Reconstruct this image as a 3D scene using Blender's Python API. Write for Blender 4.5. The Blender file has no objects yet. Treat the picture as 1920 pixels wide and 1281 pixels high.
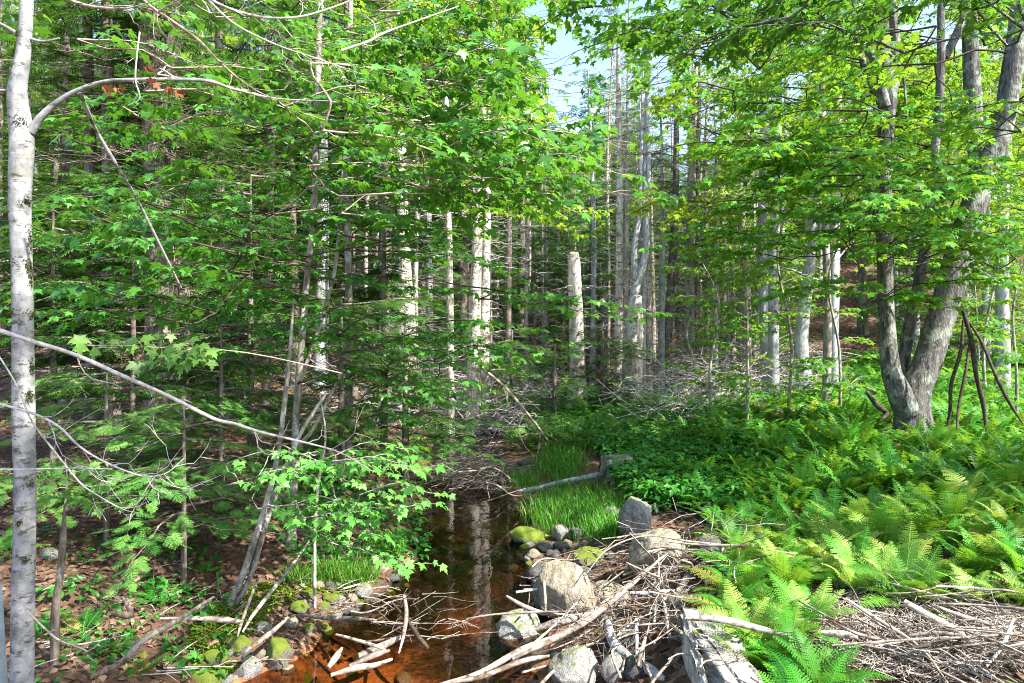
import bpy, math, random
import numpy as np
from mathutils import Vector

# ------------------------------------------------------------------ camera, world, sun, exposure
S = bpy.context.scene
C = S.collection
CAM_Z, F, HOR = 3.0, 1280.0, 610.0           # eye height over the water, focal length and horizon in photo pixels (1920 wide)
cam_d = bpy.data.cameras.new('camera'); cam = bpy.data.objects.new('camera', cam_d); C.objects.link(cam)
cam_d.sensor_width = 36; cam_d.lens = 24; cam_d.shift_y = -(640.5-HOR)/1920.0
cam_d.clip_start = 0.05; cam_d.clip_end = 1000
cam.location = (0, 0, CAM_Z); cam.rotation_euler = (math.radians(90), 0, 0)
S.camera = cam

SUN_AZ, SUN_EL = math.radians(122), math.radians(47)   # azimuth from +Y towards +X
sun_dir = Vector((math.sin(SUN_AZ)*math.cos(SUN_EL), math.cos(SUN_AZ)*math.cos(SUN_EL), math.sin(SUN_EL)))
W = bpy.data.worlds.new("World"); S.world = W; W.use_nodes = True
wn = W.node_tree.nodes; wl = W.node_tree.links
sky = wn.new('ShaderNodeTexSky'); sky.sky_type = 'NISHITA'; sky.sun_disc = False
sky.sun_elevation = SUN_EL; sky.sun_rotation = SUN_AZ; sky.dust_density = 1.5; sky.air_density = 1.0
wl.new(sky.outputs[0], wn['Background'].inputs[0]); wn['Background'].inputs[1].default_value = 0.15
sl = bpy.data.lights.new('sun', 'SUN'); sl.energy = 5.0; sl.angle = math.radians(0.5); sl.color = (1.0, 0.95, 0.86)
so = bpy.data.objects.new('sun', sl); C.objects.link(so)
so.rotation_euler = sun_dir.to_track_quat('Z', 'Y').to_euler(); so.location = (20, -20, 40)
S.view_settings.view_transform = 'Standard'; S.view_settings.look = 'None'
S.view_settings.exposure = 1.8; S.view_settings.gamma = 1.0
S.render.engine = 'CYCLES'
S.cycles.max_bounces = 6; S.cycles.diffuse_bounces = 4; S.cycles.transparent_max_bounces = 6
S.cycles.caustics_reflective = False; S.cycles.caustics_refractive = False
S.cycles.use_denoising = True; S.cycles.denoising_prefilter = 'NONE'; S.cycles.filter_width = 1.0

R = np.random.default_rng(7)
def P(px, py, d):                               # photo pixel at distance d -> point of the place
    return np.array([(px-960.0)/F*d, d, CAM_Z-(py-HOR)/F*d])

# ------------------------------------------------------------------ mesh helpers
class MB:
    def __init__(s): s.V = []; s.Fq = {}; s.n = 0; s.Rn = []; s.M = {}
    def add(s, V, F_, mat=0, rnd=None):
        V = np.asarray(V, float).reshape(-1, 3); F_ = np.asarray(F_, int)
        if len(V) == 0: return s
        k = F_.shape[1]
        s.V.append(V); s.Fq.setdefault(k, []).append(F_+s.n); s.M.setdefault(k, []).append(np.full(len(F_), mat, int))
        s.Rn.append(np.broadcast_to(np.asarray(0.5 if rnd is None else rnd, float), (len(V),)).copy()); s.n += len(V)
        return s
    def mesh(s, name, mats, smooth=True):
        me = bpy.data.meshes.new(name)
        V = np.concatenate(s.V); me.vertices.add(len(V)); me.vertices.foreach_set('co', V.astype(np.float32).ravel())
        loops = []; starts = []; mi = []; off = 0
        for k in sorted(s.Fq):
            f = np.concatenate(s.Fq[k]); loops.append(f.ravel()); starts.append(off+np.arange(len(f))*k); off += f.size
            mi.append(np.concatenate(s.M[k]))
        loops = np.concatenate(loops); starts = np.concatenate(starts); mi = np.concatenate(mi)
        me.loops.add(len(loops)); me.loops.foreach_set('vertex_index', loops.astype(np.int32))
        me.polygons.add(len(starts)); me.polygons.foreach_set('loop_start', starts.astype(np.int32))
        me.polygons.foreach_set('material_index', mi.astype(np.int32))
        if smooth: me.polygons.foreach_set('use_smooth', np.ones(len(starts), bool))
        a = me.attributes.new('rnd', 'FLOAT', 'POINT'); a.data.foreach_set('value', np.concatenate(s.Rn).astype(np.float32))
        me.update(calc_edges=True)
        for m in (mats if isinstance(mats, (list, tuple)) else [mats]): me.materials.append(m)
        return me
    def build(s, name, mats, parent=None, smooth=True):
        return link(name, s.mesh(name, mats, smooth), parent)
def link(name, data, parent=None, loc=None):
    o = bpy.data.objects.new(name, data); C.objects.link(o)
    if parent is not None: o.parent = parent
    if loc is not None: o.location = loc
    return o
def tag(o, label, cat=None, group=None, kind=None):
    if label: o['label'] = label
    if cat: o['category'] = cat
    if group: o['group'] = group
    if kind: o['kind'] = kind
    return o
def empty(name, loc, label, cat, group=None, rz=0):
    o = bpy.data.objects.new(name, None); C.objects.link(o); o.location = loc; o.rotation_euler = (0, 0, rz)
    o.empty_display_size = 0.1
    return tag(o, label, cat, group)
def copy_tree(o, loc, rz=0, sc=1.0, label=None, group=None, tilt=(0, 0)):
    c = o.copy(); C.objects.link(c); c.location = loc; c.rotation_euler = (tilt[0], tilt[1], rz); c.scale = (sc, sc, sc) if np.isscalar(sc) else sc
    if label: c['label'] = label
    if group: c['group'] = group
    for ch in o.children:
        d = ch.copy(); C.objects.link(d); d.parent = c
        for g in ch.children:
            e = g.copy(); C.objects.link(e); e.parent = d
    return c

def norm(v): return v/np.maximum(np.linalg.norm(v, axis=-1, keepdims=True), 1e-9)
def tubes(Pt, Rd, sides=4, cap=False, rough=0.0):
    """Pt (n,k,3), Rd (n,k) -> V, F"""
    Pt = np.asarray(Pt, float); Rd = np.asarray(Rd, float)
    n, k, _ = Pt.shape
    T = norm(np.gradient(Pt, axis=1)); mt = norm(T.mean(1))
    ref = np.where(np.abs(mt[:, 2:3]) > 0.8, np.array([[1., 0, 0]]), np.array([[0, 0, 1.]]))[:, None, :]
    A = norm(np.cross(T, ref)); B = np.cross(T, A)
    th = np.arange(sides)/sides*2*math.pi
    rr = Rd[:, :, None]*np.ones(sides)
    if rough: rr = rr*(1+rough*R.normal(size=rr.shape))
    V = Pt[:, :, None, :]+rr[..., None]*(A[:, :, None, :]*np.cos(th)[None, None, :, None]+B[:, :, None, :]*np.sin(th)[None, None, :, None])
    i = np.arange(n)[:, None, None]*k*sides; j = np.arange(k-1)[None, :, None]*sides; a = np.arange(sides)[None, None, :]; b = (a+1) % sides
    Fq = np.stack([i+j+a, i+j+b, i+j+sides+b, i+j+sides+a], -1).reshape(-1, 4)
    return V.reshape(-1, 3), Fq
def spline(pts, n):
    """Catmull-Rom through pts (any columns) -> n rows"""
    p = np.asarray(pts, float); m = len(p)
    if m == 2: t = np.linspace(0, 1, n)[:, None]; return p[0]*(1-t)+p[1]*t
    q = np.vstack([2*p[0]-p[1], p, 2*p[-1]-p[-2]]); u = np.linspace(0, m-1-1e-6, n); i = u.astype(int); f = (u-i)[:, None]
    a, b, c, d = q[i], q[i+1], q[i+2], q[i+3]
    return 0.5*((2*b)+(-a+c)*f+(2*a-5*b+4*c-d)*f**2+(-a+3*b-3*c+d)*f**3)
def trunk_tube(mb, pts, rad, sides=14, seg=40, lump=0.06, flare=0, mat=0, rings=None):
    """one trunk or stick with an uneven outline; pts world points, rad radii at them; closes the ends"""
    q = spline(np.column_stack([np.asarray(pts, float), np.asarray(rad, float)]), seg)
    Pt = q[:, :3]; Rd = q[:, 3].clip(0.001)
    V, Fq = tubes(Pt[None], Rd[None], sides)
    V = V.reshape(seg, sides, 3)
    th = np.arange(sides)/sides*2*math.pi
    L = np.concatenate([[0], np.cumsum(np.linalg.norm(np.diff(Pt, axis=0), axis=1))])
    ph = R.uniform(0, 6.28, 8); rm = Rd.mean()
    w = np.zeros((seg, sides))
    for m_, (fr, am) in enumerate(((2, 1), (3, .8), (5, .5), (7, .35))):
        w += am*np.sin(fr*th[None]+ph[m_]+1.3*np.sin(L[:, None]/(rm*9)+ph[m_+4]))
    w = lump*(w+0.8*R.normal(size=w.shape)*0.5)
    if flare:
        g = np.exp(-(L/flare))[:, None]; w = w+g*(0.45+0.35*np.abs(np.sin(2.5*th[None]+ph[0])))
    V = Pt[:, None]+(V-Pt[:, None])*(1+w[..., None])
    V = V.reshape(-1, 3)
    n0 = len(V); V = np.vstack([V, Pt[:1], Pt[-1:]+norm(Pt[-1:]-Pt[-2:-1])*Rd[-1]*0.4])
    a = np.arange(sides); b = (a+1) % sides
    mb.add(V, Fq, mat)
    mb.add(np.vstack([V[:sides], V[n0:n0+1]]), np.column_stack([b, a, np.full(sides, sides)]), mat)
    mb.add(np.vstack([V[(seg-1)*sides:seg*sides], V[n0+1:n0+2]]), np.column_stack([a, b, np.full(sides, sides)]), mat)
    return Pt, Rd
def rots(yaw, pitch, roll):
    """frames: Y axis = tip direction (yaw about Z, pitch up), Z = normal; roll about the tip"""
    cy, sy, cp, sp, cr, sr = np.cos(yaw), np.sin(yaw), np.cos(pitch), np.sin(pitch), np.cos(roll), np.sin(roll)
    Y = np.stack([cp*cy, cp*sy, sp], -1); X0 = np.stack([sy, -cy, np.zeros_like(yaw)], -1); Z0 = np.cross(X0, Y)
    X = X0*cr[:, None]+Z0*sr[:, None]; Z = np.cross(X, Y)
    return np.stack([X, Y, Z], -1)                    # columns
def stamp(mb, tp, pos, yaw, pitch, roll, size, mat=0, rnd=None):
    Vt, Fs = tp; pos = np.asarray(pos, float).reshape(-1, 3); n = len(pos)
    if n == 0: return
    M = rots(np.asarray(yaw, float)*np.ones(n), np.asarray(pitch, float)*np.ones(n), np.asarray(roll, float)*np.ones(n))
    sz = np.asarray(size, float)*np.ones(n)
    V = np.einsum('nij,mj->nmi', M, Vt)*sz[:, None, None]+pos[:, None, :]
    m = len(Vt); r = np.repeat(R.uniform(0, 1, n) if rnd is None else rnd, m)
    first = True
    for Ft in Fs:
        f = (np.arange(n)[:, None, None]*m+Ft[None]).reshape(-1, Ft.shape[1])
        if first: mb.add(V.reshape(-1, 3), f, mat, r); base = mb.n-n*m; first = False
        else:
            mb.Fq.setdefault(f.shape[1], []).append(f+base); mb.M.setdefault(f.shape[1], []).append(np.full(len(f), mat, int))

# ------------------------------------------------------------------ leaf shapes (unit length along +Y)
def t_maple():
    half = [(0.10, -0.03), (0.33, -0.10), (0.27, 0.10), (0.44, 0.20), (0.62, 0.46), (0.40, 0.42), (0.33, 0.52), (0.17, 0.50), (0.20, 0.76), (0.09, 0.74)]
    out = [(0, 0)]+half+[(0, 1.0)]+[(-x, y) for x, y in half[::-1]]
    V = np.array([(x, y, 0.0) for x, y in out]+[(0, 0.36, 0)]); n = len(out)
    V[:, 2] = 0.22*np.abs(V[:, 0])-0.28*np.abs(V[:, 0])**2*2-0.30*V[:, 1]**2
    a = np.arange(n); return V, [np.column_stack([a, (a+1) % n, np.full(n, n)])]
def t_maple_small():
    out = [(0, 0), (0.32, -0.06), (0.26, 0.14), (0.6, 0.45), (0.2, 0.5), (0, 1), (-0.2, 0.5), (-0.6, 0.45), (-0.26, 0.14), (-0.32, -0.06)]
    V = np.array([(x, y, 0.2*abs(x)-0.3*y*y) for x, y in out]+[(0, 0.36, -.03)]); n = len(out); a = np.arange(n)
    return V, [np.column_stack([a, (a+1) % n, np.full(n, n)])]
def t_leaf():       # plain leaf, folded at the midrib
    V = np.array([(0, 0, 0), (0.3, 0.42, 0.08), (0, 1, -0.15), (-0.3, 0.42, 0.08), (0.16, 0.8, -.03), (-0.16, .8, -.03), (0, .5, -.02)])
    return V, [np.array([(0, 1, 6), (1, 4, 6), (4, 2, 6), (2, 5, 6), (5, 3, 6), (3, 0, 6)])]
def t_diamond():
    V = np.array([(0, 0, 0), (0.34, 0.45, 0.1), (0, 1, -0.1), (-0.34, 0.45, 0.1)]); return V, [np.array([(0, 1, 2), (0, 2, 3)])]
def blade(V, Fs, p, d, l, w, up=0.0):
    p = np.array(p, float); d = np.array(d, float); d /= np.linalg.norm(d); s = np.array([d[1], -d[0], 0]); k = len(V)
    V += [p, p+d*l*0.4+s*w/2+(0, 0, up), p+d*l+(0, 0, -0.12*l), p+d*l*0.4-s*w/2+(0, 0, up)]; Fs.append((k, k+1, k+2, k+3))
def t_spray(fine):
    r = np.random.default_rng(3 if fine else 4); V = []; Fs = []
    n = 9 if fine else 6
    for i in range(n):
        y = 0.06+0.86*i/n
        for sgn in (-1, 1):
            l = ((0.36 if fine else .46)*(1-y)**0.75+0.09)*r.uniform(.75, 1.2); a = math.radians(r.uniform(42, 62)); d = np.array([sgn*math.sin(a), math.cos(a), r.uniform(-.12, .05)]); p = np.array([0, y+sgn*.02, -0.10*y*y])
            if not fine: blade(V, Fs, p, d, l, 0.085, .01)
            else:
                m = max(2, int(l/0.05))
                for j in range(m):
                    q = p+d*l*(j/m)
                    for s2 in (-1, 1):
                        b = math.radians(48)*s2; e = np.array([d[0]*math.cos(b)-d[1]*math.sin(b), d[0]*math.sin(b)+d[1]*math.cos(b), -.1]); blade(V, Fs, q, e, 0.062*r.uniform(.8, 1.2), 0.020)
                blade(V, Fs, p, d, l*1.08, 0.028)
    blade(V, Fs, (0, 0.4, -.02), (0, 1, 0), 0.62, 0.08 if not fine else .04)
    return np.array(V, float), [np.array(Fs)]
MAPLE, MAPLES, LEAF, DIAM, SPRAY, SPRAYF = t_maple(), t_maple_small(), t_leaf(), t_diamond(), t_spray(False), t_spray(True)

# ------------------------------------------------------------------ materials
def mat(name):
    m = bpy.data.materials.new(name); m.use_nodes = True; nt = m.node_tree; b = nt.nodes['Principled BSDF']; return m, nt, b
def N(nt, t, **kw):
    n = nt.nodes.new(t)
    for k, v in kw.items(): setattr(n, k, v)
    return n
def ramp(nt, src, stops, interp='LINEAR'):
    r = nt.nodes.new('ShaderNodeValToRGB'); cr = r.color_ramp; cr.interpolation = interp
    while len(cr.elements) < len(stops): cr.elements.new(0.5)
    for e, (p, c) in zip(cr.elements, stops): e.position = p; e.color = (*c, 1) if len(c) == 3 else c
    nt.links.new(src, r.inputs[0]); return r
def noise(nt, scale, detail=4, rough=0.55, vec=None, stretch=None, dist=0.0):
    n = nt.nodes.new('ShaderNodeTexNoise'); n.inputs['Scale'].default_value = scale; n.inputs['Detail'].default_value = detail; n.inputs['Roughness'].default_value = rough
    n.inputs['Distortion'].default_value = dist
    tc = nt.nodes.new('ShaderNodeTexCoord'); src = tc.outputs['Object']
    if stretch:
        mp = nt.nodes.new('ShaderNodeMapping'); mp.inputs['Scale'].default_value = stretch; nt.links.new(src, mp.inputs[0]); src = mp.outputs[0]
    nt.links.new(src, n.inputs['Vector']); return n
def mixc(nt, f, a, b, blend='MIX'):
    m = nt.nodes.new('ShaderNodeMix'); m.data_type = 'RGBA'; m.blend_type = blend
    for s, v in ((m.inputs[0], f), (m.inputs[6], a), (m.inputs[7], b)):
        if hasattr(v, 'is_output') or hasattr(v, 'links'): nt.links.new(v, s)
        elif isinstance(v, (int, float)): s.default_value = v
        else: s.default_value = (*v, 1)
    return m.outputs[2]
def bump(nt, b, h, strength=0.5, dist=0.02):
    n = nt.nodes.new('ShaderNodeBump'); n.inputs['Strength'].default_value = strength; n.inputs['Distance'].default_value = dist
    nt.links.new(h, n.inputs['Height']); nt.links.new(n.outputs[0], b.inputs['Normal']); return n
def leaf_mat(name, dark, light, trans, tfac=0.4, rough=0.45, spec=0.4, old=None):
    m, nt, b = mat(name)
    at = N(nt, 'ShaderNodeAttribute', attribute_name='rnd'); oi = N(nt, 'ShaderNodeObjectInfo')
    r = ramp(nt, at.outputs['Fac'], [(0, dark), (0.8, light), (.93, tuple(min(1, c*1.25+.01) for c in light))]+([(.96, old)] if old else []))
    hsv = N(nt, 'ShaderNodeHueSaturation'); mr = N(nt, 'ShaderNodeMapRange'); mr.inputs[3].default_value = 0.485; mr.inputs[4].default_value = 0.515
    mv = N(nt, 'ShaderNodeMapRange'); mv.inputs[3].default_value = 0.85; mv.inputs[4].default_value = 1.2
    nt.links.new(oi.outputs['Random'], mr.inputs[0]); nt.links.new(oi.outputs['Random'], mv.inputs[0])
    nt.links.new(mr.outputs[0], hsv.inputs['Hue']); nt.links.new(mv.outputs[0], hsv.inputs['Value']); nt.links.new(r.outputs[0], hsv.inputs['Color'])
    nt.links.new(hsv.outputs[0], b.inputs['Base Color']); b.inputs['Roughness'].default_value = rough; b.inputs['Specular IOR Level'].default_value = spec
    t = N(nt, 'ShaderNodeBsdfTranslucent'); tc = mixc(nt, 0.5, hsv.outputs[0], trans); nt.links.new(tc, t.inputs[0])
    mx = N(nt, 'ShaderNodeMixShader'); mx.inputs[0].default_value = tfac
    nt.links.new(b.outputs[0], mx.inputs[1]); nt.links.new(t.outputs[0], mx.inputs[2]); nt.links.new(mx.outputs[0], nt.nodes['Material Output'].inputs[0])
    return m
def bark_mat(name, c1, c2, c3=None, scale=6, stretch=(1, 1, 0.25), specks=None, moss=None, bs=0.6, bd=0.02):
    m, nt, b = mat(name)
    n1 = noise(nt, scale, 6, 0.65, stretch=stretch); n2 = noise(nt, scale*4, 4, 0.6, stretch=stretch, dist=.6)
    col = ramp(nt, n1.outputs['Fac'], [(0.36, c1), (0.62, c2)]).outputs[0]
    if c3: n3 = noise(nt, 3.2, 5, 0.7); col = mixc(nt, ramp(nt, n3.outputs['Fac'], [(0.52, (0, 0, 0)), (0.6, (1, 1, 1))]).outputs[0], col, c3)
    if specks: n4 = noise(nt, specks[1], 5, 0.75, stretch=(1, 1, 2.6)); col = mixc(nt, ramp(nt, n4.outputs['Fac'], [(0.55, (0, 0, 0)), (0.61, (1, 1, 1))]).outputs[0], col, specks[0])
    cr = ramp(nt, n2.outputs['Fac'], [(0.3, (0.45, 0.45, 0.45)), (0.55, (1, 1, 1))]).outputs[0]; col = mixc(nt, 0.8, col, cr, 'MULTIPLY')
    if moss:
        n5 = noise(nt, 1.7, 6, 0.75); col = mixc(nt, ramp(nt, n5.outputs['Fac'], [(moss[1], (0, 0, 0)), (moss[1]+.07, (1, 1, 1))]).outputs[0], col, moss[0])
    nt.links.new(col, b.inputs['Base Color']); b.inputs['Roughness'].default_value = 0.9; b.inputs['Specular IOR Level'].default_value = 0.2
    bump(nt, b, n2.outputs['Fac'], bs, bd); return m
M_maple = leaf_mat('maple_leaf', (0.015, 0.085, 0.016), (0.065, 0.25, 0.028), (0.22, 0.50, 0.02), 0.42, 0.42, 0.45)
M_maple_light = leaf_mat('maple_leaf_pale', (0.07, 0.20, 0.03), (0.13, 0.32, 0.05), (0.22, 0.45, 0.03), 0.4, 0.45, 0.4)
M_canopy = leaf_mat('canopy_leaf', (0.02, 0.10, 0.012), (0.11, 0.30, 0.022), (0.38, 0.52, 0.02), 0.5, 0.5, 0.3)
M_canopy_sun = leaf_mat('canopy_leaf_sunlit', (0.07, 0.20, 0.015), (0.20, 0.36, 0.03), (0.48, 0.62, 0.03), 0.5, 0.5, 0.3)  # canopy leaf with sun and backlight put into its yellow-green colour
M_hem = leaf_mat('hemlock_needle', (0.010, 0.05, 0.011), (0.055, 0.165, 0.02), (0.14, 0.32, 0.02), 0.3, 0.55, 0.3)
M_hem_light = leaf_mat('hemlock_needle_pale', (0.05, 0.17, 0.03), (0.15, 0.34, 0.06), (0.2, 0.38, 0.05), 0.3, 0.55, 0.3)
M_spruce = leaf_mat('spruce_needle', (0.03, 0.07, 0.02), (0.12, 0.18, 0.05), (0.2, 0.26, 0.05), 0.3, 0.6, 0.3)
M_fern = leaf_mat('fern_frond', (0.02, 0.12, 0.012), (0.10, 0.33, 0.025), (0.36, 0.56, 0.03), 0.42, 0.5, 0.3, (0.30, 0.26, 0.06))
M_fern_sun = leaf_mat('fern_frond_sunlit', (0.12, 0.28, 0.03), (0.30, 0.44, 0.08), (0.42, 0.52, 0.05), 0.4, 0.5, 0.3)  # paler frond colour standing in for sunshine on the front ferns
M_grass = leaf_mat('grass_blade', (0.03, 0.14, 0.012), (0.09, 0.28, 0.02), (0.2, 0.42, 0.03), 0.35, 0.5, 0.3, (0.34, 0.28, 0.12))
M_moss = leaf_mat('moss_tuft', (0.07, 0.14, 0.012), (0.20, 0.27, 0.02), (0.25, 0.3, 0.02), 0.2, 0.8, 0.1)
M_litter = leaf_mat('dead_leaf', (0.045, 0.024, 0.014), (0.23, 0.145, 0.095), (0.3, 0.15, 0.06), 0.15, 0.7, 0.3)
M_red = leaf_mat('withered_leaf', (0.13, 0.045, 0.025), (0.24, 0.10, 0.05), (0.3, 0.12, 0.05), 0.3, 0.7, 0.2)
B_birch = bark_mat('pale_grey_bark', (0.16, 0.17, 0.185), (0.36, 0.36, 0.355), c3=(0.21, 0.21, 0.19), specks=((0.08, 0.08, 0.065), 10), moss=((0.07, 0.11, 0.03), 0.64), scale=4, stretch=(1, 1, 1.0), bs=.4, bd=.01)
B_maple = bark_mat('grey_maple_bark', (0.06, 0.057, 0.052), (0.21, 0.205, 0.19), c3=(0.32, 0.35, 0.30), scale=12, stretch=(1, 1, 0.18), moss=((0.05, 0.07, 0.02), 0.60), bs=1.0, bd=.05)
B_hem = bark_mat('hemlock_bark', (0.07, 0.055, 0.042), (0.23, 0.19, 0.155), c3=(.30, .28, .25), scale=9, stretch=(1, 1, 0.2), bs=0.9, bd=.03)
B_dead = bark_mat('weathered_dead_wood', (0.42, 0.38, 0.33), (0.70, 0.65, 0.58), c3=(0.34, 0.27, 0.20), scale=7, stretch=(1, 1, 0.12), specks=((0.16, 0.11, 0.08), 5), bs=0.8, bd=.03)
B_pale = bark_mat('pale_trunk_bark', (0.28, 0.24, 0.20), (0.56, 0.50, 0.44), scale=6, stretch=(1, 1, 0.3), specks=((0.14, 0.12, 0.10), 6), bs=0.7, bd=.03)
B_mid = bark_mat('mottled_sapling_bark', (0.12, 0.10, 0.08), (0.34, 0.31, 0.27), c3=(.42, .42, .38), scale=7, stretch=(1, 1, 0.4), moss=((0.06, 0.09, 0.03), .6), bs=0.5, bd=.01)
B_grey = bark_mat('smooth_grey_bark', (0.22, 0.23, 0.24), (0.46, 0.47, 0.48), scale=5, stretch=(1, 1, 0.4), bs=0.4, bd=.02)
B_twig = bark_mat('bare_twig', (0.22, 0.17, 0.13), (0.42, 0.35, 0.28), scale=12, stretch=(1, 1, 1), bs=0.3, bd=.005)
B_gtwig = bark_mat('grey_twig', (0.30, 0.28, 0.26), (0.55, 0.51, 0.47), scale=12, stretch=(1, 1, 1), bs=0.3, bd=.005)
B_dark = bark_mat('dark_branch', (0.035, 0.028, 0.02), (0.10, 0.08, 0.06), scale=14, stretch=(1, 1, 1), bs=0.6, bd=.01)
B_stick = bark_mat('dry_stick', (0.10, 0.078, 0.062), (0.33, 0.285, 0.245), scale=5, stretch=(1, 1, 1), specks=((0.12, 0.07, 0.04), 8), bs=0.7, bd=.01)
B_stickw = bark_mat('barkless_stick', (0.20, 0.165, 0.13), (0.50, 0.43, 0.36), specks=((.10, .07, .05), 9), scale=5, stretch=(1, 1, 1), bs=0.7, bd=.01)

def ground_material():
    m, nt, b = mat('forest_floor')
    v = N(nt, 'ShaderNodeTexVoronoi'); v.inputs['Scale'].default_value = 16; tc = N(nt, 'ShaderNodeTexCoord')
    nz = noise(nt, 6, 4, .6); mv = N(nt, 'ShaderNodeVectorMath', operation='ADD'); ms = N(nt, 'ShaderNodeVectorMath', operation='SCALE'); ms.inputs['Scale'].default_value = .12
    nt.links.new(nz.outputs['Color'], ms.inputs[0]); nt.links.new(tc.outputs['Object'], mv.inputs[0]); nt.links.new(ms.outputs[0], mv.inputs[1]); nt.links.new(mv.outputs[0], v.inputs['Vector'])
    lit = ramp(nt, v.outputs['Color'], [(0.1, (0.03, 0.018, 0.012)), (0.45, (0.09, 0.053, 0.034)), (0.8, (0.19, 0.125, 0.085)), (1, (0.28, 0.20, 0.15))]).outputs[0]
    n1 = noise(nt, 0.5, 5, .6); soil = mixc(nt, ramp(nt, n1.outputs['Fac'], [(0.45, (0, 0, 0)), (0.6, (1, 1, 1))]).outputs[0], lit, (0.09, 0.05, 0.032))
    n2 = noise(nt, 1.1, 7, .7); mo = mixc(nt, ramp(nt, n2.outputs['Fac'], [(0.58, (0, 0, 0)), (0.66, (1, 1, 1))]).outputs[0], soil, (0.07, 0.11, 0.02))
    # bed of the stream: rusty silt and dark mud, below the water line
    g = N(nt, 'ShaderNodeNewGeometry'); sx = N(nt, 'ShaderNodeSeparateXYZ'); nt.links.new(g.outputs['Position'], sx.inputs[0])
    n3 = noise(nt, 0.9, 5, .6); my = N(nt, 'ShaderNodeMapRange'); my.inputs[1].default_value = 5.2; my.inputs[2].default_value = 7.6; my.inputs[3].default_value = .27; my.inputs[4].default_value = -.10; nt.links.new(sx.outputs[1], my.inputs[0])
    na = N(nt, 'ShaderNodeMath', operation='ADD'); nt.links.new(n3.outputs['Fac'], na.inputs[0]); nt.links.new(my.outputs[0], na.inputs[1]); n3b = noise(nt, 14, 5, .7); nb = N(nt, 'ShaderNodeMath', operation='MULTIPLY_ADD'); nt.links.new(n3b.outputs['Fac'], nb.inputs[0]); nb.inputs[1].default_value = .3; nt.links.new(na.outputs[0], nb.inputs[2])
    silt = ramp(nt, nb.outputs[0], [(0.60, (0.012, 0.008, 0.004)), (0.70, (0.07, 0.03, 0.012)), (0.84, (0.40, 0.17, 0.06))]).outputs[0]
    mz = N(nt, 'ShaderNodeMapRange'); mz.inputs[1].default_value = 0.06; mz.inputs[2].default_value = 0.0; nt.links.new(sx.outputs[2], mz.inputs[0])
    col = mixc(nt, mz.outputs[0], mo, silt)
    nt.links.new(col, b.inputs['Base Color']); b.inputs['Roughness'].default_value = .9; b.inputs['Specular IOR Level'].default_value = .2
    bump(nt, b, v.outputs['Distance'], .7, .03); return m
def rock_mat(name, c1, c2, mossy):
    m, nt, b = mat(name)
    n1 = noise(nt, 5, 8, .7); n2 = noise(nt, 22, 5, .6); col = ramp(nt, n1.outputs['Fac'], [(0.35, c1), (0.65, c2)]).outputs[0]
    col = mixc(nt, .6, col, ramp(nt, n2.outputs['Fac'], [(0.3, (.4, .4, .4)), (.6, (1, 1, 1))]).outputs[0], 'MULTIPLY')
    g = N(nt, 'ShaderNodeNewGeometry'); sx = N(nt, 'ShaderNodeSeparateXYZ'); nt.links.new(g.outputs['Normal'], sx.inputs[0])
    n3 = noise(nt, 4, 5, .7); ad = N(nt, 'ShaderNodeMath', operation='MULTIPLY_ADD'); nt.links.new(sx.outputs[2], ad.inputs[0]); ad.inputs[1].default_value = .35; nt.links.new(n3.outputs['Fac'], ad.inputs[2])
    f = ramp(nt, ad.outputs[0], [(mossy, (0, 0, 0)), (mossy+.1, (1, 1, 1))]).outputs[0]
    col = mixc(nt, f, col, (0.14, 0.19, 0.02)); nt.links.new(col, b.inputs['Base Color']); b.inputs['Roughness'].default_value = .85; b.inputs['Specular IOR Level'].default_value = .3
    ad2 = N(nt, 'ShaderNodeMath', operation='ADD'); nt.links.new(n1.outputs['Fac'], ad2.inputs[0]); nt.links.new(n2.outputs['Fac'], ad2.inputs[1]); bump(nt, b, ad2.outputs[0], .8, .03); return m
K_grey = rock_mat('grey_rock', (0.15, 0.15, 0.15), (0.42, 0.40, 0.37), .80)
K_tan = rock_mat('tan_rock', (0.20, 0.16, 0.12), (0.46, 0.40, 0.31), .86)
K_moss = rock_mat('mossy_rock', (0.12, 0.12, 0.10), (0.32, 0.29, 0.25), .48)
K_wet = rock_mat('wet_rock', (0.05, 0.05, 0.055), (0.16, 0.15, 0.15), .82)
K_pale = rock_mat('pale_cut_stone', (0.22, 0.19, 0.16), (0.72, 0.68, 0.62), .95)

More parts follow.
